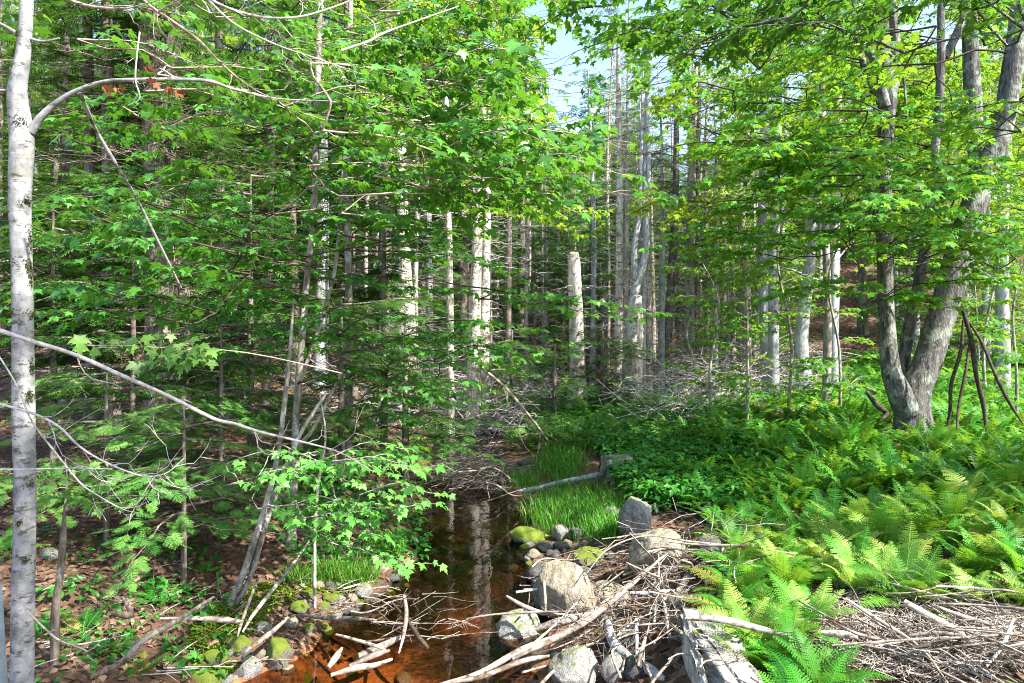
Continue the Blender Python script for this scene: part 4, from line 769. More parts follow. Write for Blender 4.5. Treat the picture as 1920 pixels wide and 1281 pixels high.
# ------------------------------------------------------------------ ferns
def fern_mesh(nf, Lr, fine, seed, spread=(0.5, 1.1)):
    r = np.random.default_rng(seed); V = []; Fs = []; mb = MB()
    for i in range(nf):
        ya = 6.283*i/nf+r.normal(0, .3); L = r.uniform(*Lr); el = r.uniform(*spread); n = 23 if fine else 13; k = 24
        t = np.linspace(0, 1, k); ang = el*1.3-t**1.5*(el*1.1+r.uniform(-.2, .4)); ds = L/(k-1)
        h = np.cumsum(np.cos(ang))*ds; z = np.cumsum(np.sin(ang))*ds; sw = r.normal(0, .10)*L*t**2
        q = np.column_stack([h*math.cos(ya)-sw*math.sin(ya), h*math.sin(ya)+sw*math.cos(ya), z]); tr, fr = tubes(q[None], np.linspace(.003, .001, k)[None], 3); mb.add(tr, fr, 0, .9)
        rn = r.uniform(0, 1)
        PV = []; PF = []; jl = r.uniform(.86, 1.1, 7)
        for j in range(n):
            u = .16+.84*(j+.5)/n; x = u*(k-1); kk = min(int(x), k-2); p = q[kk]*(1-(x-kk))+q[kk+1]*(x-kk); tv = norm(q[kk+1]-q[kk]); side = norm(np.cross(tv, (0, 0, 1)))
            pl = L*.185*math.sin(math.pi*min(.995, (u*.95)**.62))**.95*jl[j % 7]+.005
            for sg in (-1, 1):
                dv = norm(side*sg+tv*.42+np.array([0, 0, -.12])+r.normal(0, .05, 3)); nrm = norm(np.cross(dv, tv))*sg; wv = norm(tv-dv*np.dot(tv, dv)); w = (.0155 if fine else .024)*L/.65*(.5+pl/(L*.2)*.6)
                if fine:
                    m = 5
                    for a in range(m):
                        c = p+dv*pl*(a/m); ww = w*(1-.6*a/m)*1.1; ln = pl/m
                        b0 = len(PV); PV += [c, c+dv*ln*.65+wv*ww, c+dv*ln*1.15, c+dv*ln*.65-wv*ww]; PF.append((b0, b0+1, b0+2, b0+3))
                else:
                    b0 = len(PV); PV += [p, p+dv*pl*.35+wv*w*1.3, p+dv*pl+(0, 0, -.1*pl), p+dv*pl*.35-wv*w]; PF.append((b0, b0+1, b0+2, b0+3))
        mb.add(np.array(PV), np.array(PF), 0, rn)
    return mb
FERN = [fern_mesh(11, (.40, .66), True, 11+i).mesh('fern', M_fern) for i in range(5)]
FERN_SUN = [fern_mesh(10, (.40, .66), True, 31+i).mesh('fern', M_fern_sun) for i in range(2)]
FERNM = [fern_mesh(10, (.40, .66), False, 91+i, (.6, 1.15)).mesh('fern', M_fern) for i in range(4)]
FERNS = [fern_mesh(6, (.22, .38), True, 51+i, (.4, .9)).mesh('fern', M_fern) for i in range(2)]
def fern_ok(px, py):
    if py < 640: return False
    if py > 1142 and px > 1550: return False
    lim = np.interp(py, [640, 700, 760, 800, 860, 930, 980, 1060, 1281], [1760, 1500, 1480, 1360, 1300, 1290, 1330, 1365, 1370])
    if px < lim: return False
    if py > 1142 and not (1345 < px < 1540): return False
    return True
spots = []
for i in range(16000):
    d = 4.3+22*R.random()**1.5; x = R.uniform(1.0, .80*d+.3); z = float(H(x, d)); px = 960+x/d*F; py = HOR+(CAM_Z-z)/d*F
    if not fern_ok(px, py): continue
    if 1640 < px < 1760 and 11.3 < d < 12.9: continue
    m = .17+.012*d
    if spots and np.min((np.array(spots)[:, 0]-x)**2+(np.array(spots)[:, 1]-d)**2) < m*m: continue
    spots.append((x, d, z, px, py))
spots.sort(key=lambda s: s[1]); spots = [s_ for s_ in spots if not (1.2 < s_[0] < 1.85 and s_[1] < 5.75 and R.random() < .75)]; nearf = spots[:290]; farf = spots[290:]
for (x, y, z, px, py) in nearf:
    sc = R.uniform(.6, 1.25)*(.82 if y < 7 else 1); sun_tint = R.random() < (.5 if py > 1090 else .35 if y < 7.6 else .12); me = FERNM[R.integers(4)] if y > 8.0 else FERN_SUN[R.integers(2)] if sun_tint else FERN[R.integers(5)]  # paler fronds are commoner in front, painting the sunshine there
    o = link('fern', me, None, (x, y, z)); o.rotation_euler = (R.normal(-.1, .12), R.normal(-.22, .12), R.uniform(0, 6.283)); o.scale = (sc, sc, sc*R.uniform(.8, 1.15))
    pos_ = 'below the big forked maple' if px > 1620 else 'toward the brook side' if px < 1450 else 'midway along the bank'
    if py > 1110: lab, gr = 'fern by the pale cut stone and the bottom edge of the fern bank', 'ferns beside the pale cut stone'
    elif py > 985: lab, gr = 'fern in the sunny front row of the fern bank, '+pos_, 'ferns in the sunny front of the bank, '+pos_
    else: row = 'back' if py < 890 else 'middle'; lab, gr = 'fern in the shaded %s of the fern bank, '%row+pos_, 'ferns in the shaded %s of the bank, '%row+pos_
    tag(o, lab, 'fern', gr)
lo = fern_mesh(7, (.5, .8), False, 77); lv = np.concatenate(lo.V); lf = [np.concatenate(lo.Fq[k]) for k in lo.Fq]; fm = MB()
if farf:
    A = np.array(farf); stamp(fm, (lv, lf), A[:, :3], R.uniform(0, 6.28, len(A)), R.normal(0, .08, len(A)), R.normal(0, .1, len(A)), R.uniform(.8, 1.3, len(A))); tag(fm.build('fern_cover', M_fern), 'dense bright fern cover on the far part of the right bank', 'fern', kind='stuff')
# single ferns on the left bank
for (px, py, sc, lab) in ((300, 1130, 1.0, 'fern on the litter slope left of the leaning stems'), (155, 1190, .9, 'fern right of the foot of the pale trunk'), (225, 1225, .9, 'pale small fern lying on dead leaves at lower left'), (270, 1268, .7, 'tiny fern at the bottom edge, lower left'), (75, 1195, .8, 'fern half behind the foot of the pale trunk'), (20, 1040, 1.1, 'fern left of the pale trunk, cut by the left edge'), (385, 1075, .6, 'little fern up the litter slope behind the leaning stems')):
    x, y, z = G(px, py); o = link('fern', FERNS[R.integers(2)], None, (x, y, z)); o.scale = (sc,)*3; o.rotation_euler = (-.15, .1, R.uniform(0, 6)); tag(o, lab, 'fern')
# low leafy undergrowth, grass, moss, dead leaves: nobody could count them
def scatter(n, pxr, pyr, cond=None):
    out = []
    for _ in range(n*3):
        if len(out) >= n: break
        px, py = R.uniform(*pxr), R.uniform(*pyr)
        if cond and not cond(px, py): continue
        out.append(G(px, py, 3.5, 40)+(px, py))
    return np.array(out)
def undergrowth():
    a = scatter(1400, (985, 1420), (765, 965), lambda px, py: px > np.interp(py, [765, 850, 965], [985, 1120, 1190]) and R.random() < (1 if px < 1330 else .5))
    b = scatter(420, (1240, 1920), (690, 800)); c = scatter(240, (560, 820), (800, 1070), lambda px, py: px < 790); e = scatter(70, (90, 420), (1000, 1280)); g2 = scatter(300, (930, 1200), (735, 800)); h2 = scatter(700, (1440, 1920), (560, 700), lambda px, py: math.sin(px*.02)+math.sin(py*.06+px*.011) > -.3 and not 1490 < px < 1650)
    mb = MB()
    for A, hh in ((a, .38), (b, .35), (c, .18), (e, .12), (g2, .3), (h2, .35)):
        for (x, y, z, px, py) in A:
            m = 9; yy = R.uniform(0, 6.28, m); rr = R.uniform(.02, .16, m); pos = np.column_stack([x+np.cos(yy)*rr, y+np.sin(yy)*rr, z+hh*R.uniform(.15, 1.0, m)])
            stamp(mb, LEAF, pos, yy, R.normal(-.1, .35, m), R.normal(0, .3, m), R.uniform(.05, .11, m)*(1 if y < 9 else 1.35))
    tag(mb.build('undergrowth', M_maple), 'low dark leafy undergrowth of the brook banks', 'undergrowth', kind='stuff')
    mb = MB(); a = scatter(1500, (945, 1400), (745, 850), lambda px, py: py > np.interp(px, [945, 1080, 1400], [800, 745, 770])); n = len(a)
    stamp(mb, SPRAY, a[:, :3]+np.column_stack([np.zeros(n), np.zeros(n), R.uniform(.03, .42, n)]), R.uniform(0, 6.28, n), R.uniform(-.2, .9, n), R.normal(0, .3, n), R.uniform(.18, .34, n))
    tag(mb.build('low_greenery', M_hem_light), 'low feathery greenery around the feet of the snags', 'undergrowth', kind='stuff')
undergrowth()
def grass(name, lab, blobs, n, Lr, m=M_grass):
    mb = MB(); pts = []
    for (px, py, rx, ry, w) in blobs:
        for _ in range(int(n*w)):
            a, r = R.uniform(0, 6.28), R.random()**.6*R.uniform(.7, 1.25); pts.append(G(px+math.cos(a)*r*rx, py+math.sin(a)*r*ry, 3.5, 30))
    A = np.array(pts); k = len(A); ya = R.uniform(0, 6.28, k); L = R.uniform(*Lr, k); t = np.linspace(0, 1, 5); bend = R.uniform(.2, .75, k)
    q = np.zeros((k, 5, 3)); q[:, :, 0] = A[:, 0:1]+np.cos(ya)[:, None]*L[:, None]*bend[:, None]*t**2; q[:, :, 1] = A[:, 1:2]+np.sin(ya)[:, None]*L[:, None]*bend[:, None]*t**2; q[:, :, 2] = A[:, 2:3]-.02+L[:, None]*(t-.35*bend[:, None]*t**2.5)
    w = (.0032*(1-t**1.6)+.0004)[None, :, None]*np.stack([-np.sin(ya), np.cos(ya), 0*ya], -1)[:, None, :]*(1+A[:, 1]/12)[:, None, None]; V = np.stack([q-w, q+w], 2).reshape(-1, 3)
    i = (np.arange(k)[:, None]*10+np.arange(4)[None]*2).ravel(); mb.add(V, np.column_stack([i, i+1, i+3, i+2]), 0, np.repeat(R.uniform(0, 1, k), 10)); return tag(mb.build(name, m), lab, 'grass', kind='stuff')
grass('grass', 'fine green grass tuft on the right bank above the stones', [(1075, 965, 90, 45, 1), (1050, 875, 50, 30, .4), (1140, 985, 50, 35, .5), (980, 905, 35, 15, .15), (1100, 830, 120, 25, .5)], 2900, (.07, .36))
grass('sunlit_grass', 'sunlit grass on the left bank by the pool', [(650, 1085, 55, 22, 1), (720, 1040, 40, 20, .5), (560, 1090, 40, 14, .2)], 1500, (.10, .24))
def litter():
    mb = MB(); L = []
    for (n, xr, yr) in ((11000, (-8, -1.2), (3.6, 9)), (7000, (-14, -1), (9, 19)), (2500, (.3, 6), (4.2, 9)), (5000, (0, 16), (14, 32)), (3500, (-20, -3), (19, 32))):
        x = R.uniform(*xr, n); y = R.uniform(*yr, n); z = H(x, y); k = (z > .05); L.append(np.column_stack([x, y, z+.006])[k])
    A = np.concatenate(L); n = len(A); stamp(mb, LEAF, A, R.uniform(0, 6.28, n), R.normal(.05, .28, n), R.normal(0, .5, n), R.uniform(.035, .085, n)*(1+A[:, 1]/30)); tag(mb.build('leaf_litter', M_litter), 'brown fallen leaves covering the forest floor', 'fallen leaves', kind='stuff')
litter()
def moss():
    mb = MB(); pts = []
    for (px, py, rx, ry, w) in ((440, 1165, 60, 34, 1), (400, 1205, 45, 40, .8), (500, 1120, 60, 22, .5), (620, 1105, 60, 14, .4), (790, 860, 40, 22, .3), (470, 1145, 40, 14, .4), (400, 1260, 40, 14, .3)):
        for _ in range(int(11000*w)): a, r = R.uniform(0, 6.28), math.sqrt(R.random()); pts.append(G(px+math.cos(a)*r*rx, py+math.sin(a)*r*ry*R.uniform(.6, 1.1), 3.5, 20))
    A = np.array(pts); A[:, 2] += R.uniform(0, .02, len(A)); n = len(A); stamp(mb, DIAM, A, R.uniform(0, 6.28, n), R.uniform(-.1, 1.2, n), R.normal(0, .5, n), R.uniform(.010, .028, n)); tag(mb.build('moss', M_moss), 'yellow-green moss carpet on the left bank around the leaning stems', 'moss', kind='stuff')
moss()

# ------------------------------------------------------------------ rocks
import bmesh
from mathutils import noise as mn
def rock_mesh(seed, sub=4, ang=.5, mt=None):
    r = np.random.default_rng(seed); bm = bmesh.new(); bmesh.ops.create_icosphere(bm, subdivisions=sub, radius=1); pl = [(Vector(norm(r.normal(size=3))), r.uniform(.62, .95)) for _ in range(int(7+6*ang))]; off = Vector(r.uniform(-50, 50, 3))
    for v in bm.verts:
        n = v.co.normalized(); rad = 1.0
        for a, dd in pl:
            c = n.dot(a)
            if c > .05: rad = min(rad, dd/c)
        rad = rad*.88+.12+.10*mn.fractal(n*1.6+off, 1.0, 2.0, 4)+.03*mn.fractal(n*6+off, 1.0, 2.0, 3); v.co = n*rad
    me = bpy.data.meshes.new('rock'); bm.to_mesh(me); bm.free(); me.polygons.foreach_set('use_smooth', [True]*len(me.polygons)); me.materials.append(mt); return me
def rock(px, py, w, h, mt, label, name='boulder', group=None, deep=1.0, seed=None, sub=4, me=None, rz=None, cat='boulder', ang=.5, hfac=1.0, dfix=None):
    """px,py: centre in the photo, w,h: its size there"""
    if dfix: d = dfix; x = (px-960)/F*d; z = 0
    else: x, d, z = G(px, py+h/2, 3.5, 40)
    rx = w/2/F*d*1.05; rzz = h/2/F*d*1.12*hfac; ry = (rx+rzz)/2*deep; cz = zof(py, d+ry*.5) if not dfix else zof(py, d)
    o = link(name, me or rock_mesh(seed or int(R.integers(1e6)), sub, ang, mt), None, ((px-960)/F*(d+ry*.5), d+ry*.5, cz)); o.scale = (rx, ry, rzz); o.rotation_euler = (0, 0, R.uniform(0, 6.28) if rz is None else rz); return tag(o, label, cat, group)
ROCKS = [(1232, 1037, 112, 100, K_tan, 'large tan boulder with grey top, behind the stick heap'), (1062, 1108, 108, 108, K_tan, 'sunlit rounded tan boulder standing at the right edge of the pool'),
 (975, 1182, 92, 66, K_grey, 'grey angular boulder in the water below the sunlit rounded one'), (1078, 1255, 112, 72, K_grey, 'grey flat boulder at the bottom edge under the long sticks'), (1022, 1118, 50, 60, K_grey, 'speckled grey rock against the left side of the sunlit rounded boulder'),
 (993, 1005, 78, 32, K_moss, 'flat mossy stone at the water below the grass tuft'), (1051, 1001, 30, 32, K_grey, 'small round grey stone below the grass tuft'), (1081, 1000, 27, 24, K_wet, 'small dark stone right of the round grey one'), (1021, 1028, 34, 18, K_wet, 'wet dark stone in the water under the round grey one'),
 (1054, 1024, 38, 16, K_wet, 'flat wet stone between the dark stones'), (1105, 1043, 72, 32, K_moss, 'greenish flat rock left of the large tan boulder'), (1140, 1120, 110, 46, K_tan, 'half-buried pale rock between the two big tan boulders'), (1330, 1030, 50, 50, K_wet, 'dark rock in the hollow right of the large tan boulder'),
 (1345, 1068, 34, 30, K_grey, 'small grey rock right of the dark hollow'), (1150, 1258, 34, 60, K_grey, 'narrow grey rock wedged at the bottom edge'), (1190, 1252, 46, 46, K_wet, 'dark rock at the bottom edge left of the cut stone'), (1260, 1130, 50, 36, K_wet, 'dark rock under the sticks behind the cut stone'), (1165, 1200, 60, 40, K_wet, 'dark rock buried in the stick heap'),
 (1090, 1075, 44, 26, K_wet, 'low wet rock behind the sunlit rounded boulder'), (1015, 1078, 60, 40, K_wet, 'dark wet rock left of the sunlit rounded boulder, half in the pool'), (985, 868, 34, 16, K_wet, 'dark stone on the bank beyond the grass'), (1150, 965, 40, 30, K_grey, 'grey stone at the foot of the tall slab'), (890, 935, 30, 14, K_wet, 'wet stone in front of the small stick dam'),
 (521, 1230, 46, 62, K_moss, 'upright moss-covered rock in the orange shallows'), (447, 1212, 58, 38, K_moss, 'round mossy rock on the left bank below the leaning stems'), (468, 1254, 44, 44, K_grey, 'bare grey-brown rock in front of the round mossy one'), (404, 1238, 48, 38, K_moss, 'mossy rock at lower left of the round mossy one'), (385, 1272, 70, 26, K_moss, 'low mossy rock at the bottom edge'), (420, 1278, 40, 24, K_grey, 'grey stone at the bottom edge beside the moss'),
 (492, 1178, 34, 22, K_grey, 'brown-grey stone between the moss and the shallows'), (545, 1168, 28, 24, K_tan, 'rusty stone at the rim of the orange shallows'), (560, 1140, 34, 26, K_moss, 'green mossy stone above the rusty one'), (608, 1140, 24, 22, K_moss, 'small mossy stone in the stone row'), (655, 1148, 38, 22, K_wet, 'dark stone above the fallen log of the shallows'), (682, 1110, 34, 28, K_grey, 'grey-brown stone below the sunlit grass'), (637, 1124, 24, 16, K_grey, 'little pale stone below the sunlit grass'),
 (700, 1128, 24, 16, K_wet, 'dark stone right of the grey-brown one'), (540, 1258, 22, 24, K_tan, 'small tan stone beside the upright mossy rock'), (575, 1275, 34, 18, K_moss, 'mossy stone at the bottom edge of the shallows'), (660, 1268, 30, 18, K_moss, 'mossy stone beside the short white log'), (755, 1275, 44, 18, K_tan, 'flat tan stone at the bottom edge'), (735, 1085, 30, 16, K_wet, 'wet stone where the pool meets the left bank'), (748, 1072, 26, 20, K_grey, 'grey stone in the bank beside the pool'), (720, 1066, 24, 18, K_tan, 'brown stone in the bank beside the pool'), (92, 1040, 34, 26, K_grey, 'grey stone right of the pale trunk')]
for (px, py, w, h, mt, lab) in ROCKS:
    big = w > 60; rock(px, py, w, h, mt, lab, 'boulder' if big else 'rock', sub=5 if w > 90 else 4 if w > 40 else 3, cat='boulder' if big else 'rock', deep=1.0)
PEB = [rock_mesh(900+i, 3, .3, m) for i, m in enumerate((K_grey, K_wet, K_moss, K_tan))]
for reg, n, lab, gr in (((560, 770, 1085, 1165), 48, 'small stone in the stony strip between sunlit grass and shallows', 'small stones below the sunlit grass'), ((430, 700, 1165, 1280), 26, 'small stone in the orange shallows', 'small stones in the shallows'), ((960, 1180, 1010, 1075), 26, 'small wet stone in the stony nook below the grass tuft', 'small stones below the grass tuft'), ((1000, 1260, 1150, 1280), 30, 'small stone under the stick heap', 'small stones under the stick heap')):
    for i in range(n):
        w = R.uniform(9, 26); rock(R.uniform(*reg[:2]), R.uniform(*reg[2:]), w, w*R.uniform(.5, .8), None, lab, 'stone', gr, me=PEB[R.integers(4)], cat='stone')
# cut stones of the old abutment and the upright slab
def block(name, p, size, rz, m, label, tilt=(0, 0), bev=.03, disp=.02, cat='stone slab'):
    bm = bmesh.new(); bmesh.ops.create_cube(bm, size=1)
    for v in bm.verts: v.co = Vector((v.co.x*size[0], v.co.y*size[1], v.co.z*size[2]))
    bmesh.ops.bevel(bm, geom=bm.edges[:], offset=bev, segments=2, affect='EDGES'); bmesh.ops.triangulate(bm, faces=bm.faces[:])
    for _ in range(4): bmesh.ops.subdivide_edges(bm, edges=[e for e in bm.edges if e.calc_length() > .05], cuts=1)
    off = Vector(R.uniform(-20, 20, 3)); bm.normal_update()
    for v in bm.verts: v.co += v.normal*disp*(mn.fractal(v.co*5+off, 1, 2, 4)+.5*mn.fractal(v.co*22+off, 1, 2, 3))
    me = bpy.data.meshes.new(name); bm.to_mesh(me); bm.free(); me.polygons.foreach_set('use_smooth', [True]*len(me.polygons)); me.materials.append(m); o = link(name, me, None, p); o.rotation_euler = (tilt[0], tilt[1], rz); return tag(o, label, cat)
x, y, z = G(1330, 1250, 3.5, 20)
block('cut_stone', (1.52, 4.95, .30), (.40, 1.75, .60), math.radians(-7), K_pale, 'long pale cut stone block at the bottom, brightly sunlit, ferns leaning on it', disp=.055)
x, y, z = G(1188, 1000, 5, 20); rock(1190, 972, 52, 92, K_grey, 'upright grey slab leaning in the bank right of the grass tuft', 'stone_slab', seed=77, sub=5, cat='stone slab', ang=1.2, rz=.6)
x, y, z = G(1150, 905, 5, 20); block('stone_slab', (x+.1, y+.2, z+.18), (.5, .4, .35), .2, K_grey, 'flat grey slab under the right end of the pole across the grass', (.05, .05), disp=.06)
block('bridge_parapet', (-1.655, 1.3, 1.16), (1.0, .8, 2.40), 0, bark_mat('painted_concrete', (.26, .33, .36), (.38, .46, .49), scale=3, stretch=(1, 1, 1), bs=.3, bd=.01), 'pale blue-grey concrete parapet end at the bottom left corner', (0, -.08), disp=.008, cat='parapet')

# ------------------------------------------------------------------ sticks, poles and brush
def stick_mesh(seed, L=1.0, r=.012, m=B_stick, forks=2, crook=.03):
    g = np.random.default_rng(seed); mb = MB(); k = 6; q = np.zeros((k, 3)); q[:, 0] = np.linspace(-L/2, L/2, k); u_ = np.linspace(0, 1, k); q[:, 1] = crook*L*(g.normal()*1.6*np.sin(3.1*u_+g.uniform(0, 2))+g.normal()*.6*np.sin(7*u_)); q[:, 2] = crook*L*g.normal()*1.2*np.sin(3.3*u_); tr, rr = trunk_tube(mb, q, np.linspace(r, r*.5, k)*g.uniform(.9, 1.1, k), 7, 18, .06)
    for _ in range(forks):
        i = g.integers(4, 15); a = tr[i]; e = a+np.array([g.uniform(.08, .3)*L, g.normal(0, .12)*L, g.uniform(-.03, .12)*L]); trunk_tube(mb, [a, (a+e)/2+g.normal(0, .02*L, 3), e], [r*.5, r*.35, .0015], 5, 8, .05)
    return mb.mesh('stick', m)
ST = [stick_mesh(200+i, 1.0, R.uniform(.006, .016), (B_stick, B_gtwig, B_stickw, B_stick)[i % 4], i % 4) for i in range(16)]
def sticks(n, pxr, pyr, lift, Ls, lab, gr, yaw=(0, 3.14), cond=None, thick=1.0):
    for i in range(n):
        for _ in range(20):
            px, py = R.uniform(*pxr), R.uniform(*pyr)
            if cond is None or cond(px, py): break
        x, y, z = G(px, py, 3.5, 40); L = R.uniform(*Ls); h = R.uniform(0, lift)
        o = link('stick', ST[R.integers(16)], None, (x, y, max(z, 0)+.02+h)); o.scale = (L, thick*R.uniform(.7, 1.3)*max(.6, L), thick*max(.6, L)); o.rotation_euler = (R.uniform(0, 6.28), R.normal(0, .13+.2*h), R.uniform(*yaw)); tag(o, lab, 'stick', gr)
sticks(50, (985, 1310), (1090, 1281), .26, (.35, 1.1), 'dry stick tangled in the heap around the tan boulders', 'sticks heaped around the tan boulders', (.1, 1.7))
sticks(35, (1150, 1400), (1010, 1140), .22, (.4, 1.1), 'dry stick lying behind the pale cut stone', 'sticks behind the cut stone', (-.4, 1.4))
sticks(70, (1520, 1920), (1135, 1281), .24, (.3, 1.1), 'dry stick in the sunny brush below the fern bank', 'sticks in the sunny brush at the lower right', (1.9, 3.4))
sticks(40, (820, 960), (893, 945), .22, (.4, 1.2), 'dry stick in the small dam across the brook', 'sticks of the small dam', (-.5, .7), thick=1.4)
sticks(12, (640, 900), (1170, 1281), .10, (.25, .8), 'dry stick lying across the orange shallows', 'sticks in the shallows', (-.5, 1.0))
sticks(40, (1230, 1640), (700, 800), .35, (.8, 2.2), 'dead branch in the brush heap left of the forked maple', 'branches in the far brush heap', (-.5, .6), thick=1.8)
sticks(12, (560, 760), (1090, 1180), .05, (.2, .6), 'thin stick among the stones of the left shore', 'sticks on the left shore', (-.5, 1.2))
sticks(24, (110, 520), (1080, 1275), .04, (.2, .8), 'stick on the litter slope at lower left', 'sticks on the litter slope', (-.3, 1.4))
sticks(12, (1290, 1370), (1150, 1270), .02, (.08, .35), 'small brown stick fallen on top of the pale cut stone', 'sticks on top of the cut stone')
for o in [o for o in C.objects if o.get('group') == 'sticks on top of the cut stone']: o.location = (R.uniform(1.38, 1.66), R.uniform(4.3, 5.7), .615); o.rotation_euler = (0, 0, R.uniform(0, 3.1))
def twigs(name, blobs, lab, m, n, Lr=(.15, .55), lift=.3, r=.0035):
    P_ = []; 
    for (px, py, rx, ry, w) in blobs:
        for _ in range(int(n*w)):
            a, q = R.uniform(0, 6.28), math.sqrt(R.random()); x, y, z = G(px+math.cos(a)*q*rx, py+math.sin(a)*q*ry, 3.5, 45); L = R.uniform(*Lr)*(1+y/25); ya = R.uniform(0, 6.28); d = np.array([math.cos(ya), math.sin(ya), R.normal(0, .35)])*L/2; c = np.array([x, y, max(z, 0)+.02+lift*R.random()**1.5*(1+y/20)])
            k = np.stack([c-d, c-d*.3, c+d*.3, c+d]); k[1:3] += R.normal(0, .07*L, (2, 3)); P_.append(k)
    A = np.stack(P_); rr = np.linspace(r, r*.4, 4)[None]*R.uniform(.5, 1.5, (len(A), 1))*(1+A[:, 0, 1]/14)[:, None]; V, Fq = tubes(A, rr, 4); tag(MB().add(V, Fq).build(name, m), lab, 'twigs', kind='stuff')
twigs('twig_tangle', [(1160, 1170, 150, 100, 1.2), (1300, 1060, 130, 50, .6)], 'fine dry twigs tangled among the boulders', B_stick, 150)
twigs('twig_brush', [(1740, 1215, 210, 75, 1.6), (1600, 1190, 100, 60, .5)], 'fine dry brush and straw at the lower right', B_stickw, 900, (.08, .35), .08, .0028)
twigs('twig_dam', [(880, 925, 70, 24, 1), (900, 880, 50, 40, .4)], 'fine twigs caught in the small dam', B_stick, 260, (.15, .5), .16)
twigs('twig_brushwood', [(1400, 735, 180, 38, 1.5), (930, 765, 110, 70, 2.6), (850, 800, 60, 30, .5), (700, 760, 160, 60, .6), (1250, 790, 100, 30, .5)], 'dead brushwood tangle along the far banks', B_gtwig, 420, (.3, 1.2), .6, .004)
twigs('shore_twigs', [(790, 1200, 100, 40, .3), (640, 1130, 90, 30, .2), (300, 1150, 180, 90, .6)], 'fine twigs strewn on the left shore and shallows', B_hem, 90, (.1, .45), .07, .003)
def pole(pts, label, m=B_stick, name='stick', cat='stick', seg=30, lump=.07, group=None):
    a = [P(p[0], p[1], p[2]) for p in pts]; mb = MB(); rd = [p[3]/2/F*p[2] for p in pts]; rd[0] *= .75; rd[-1] *= .6; trunk_tube(mb, a, rd, 9, seg, lump); b = a[0]; return tag(link(name, local(mb, b).mesh(name, m), None, b), label, cat, group)
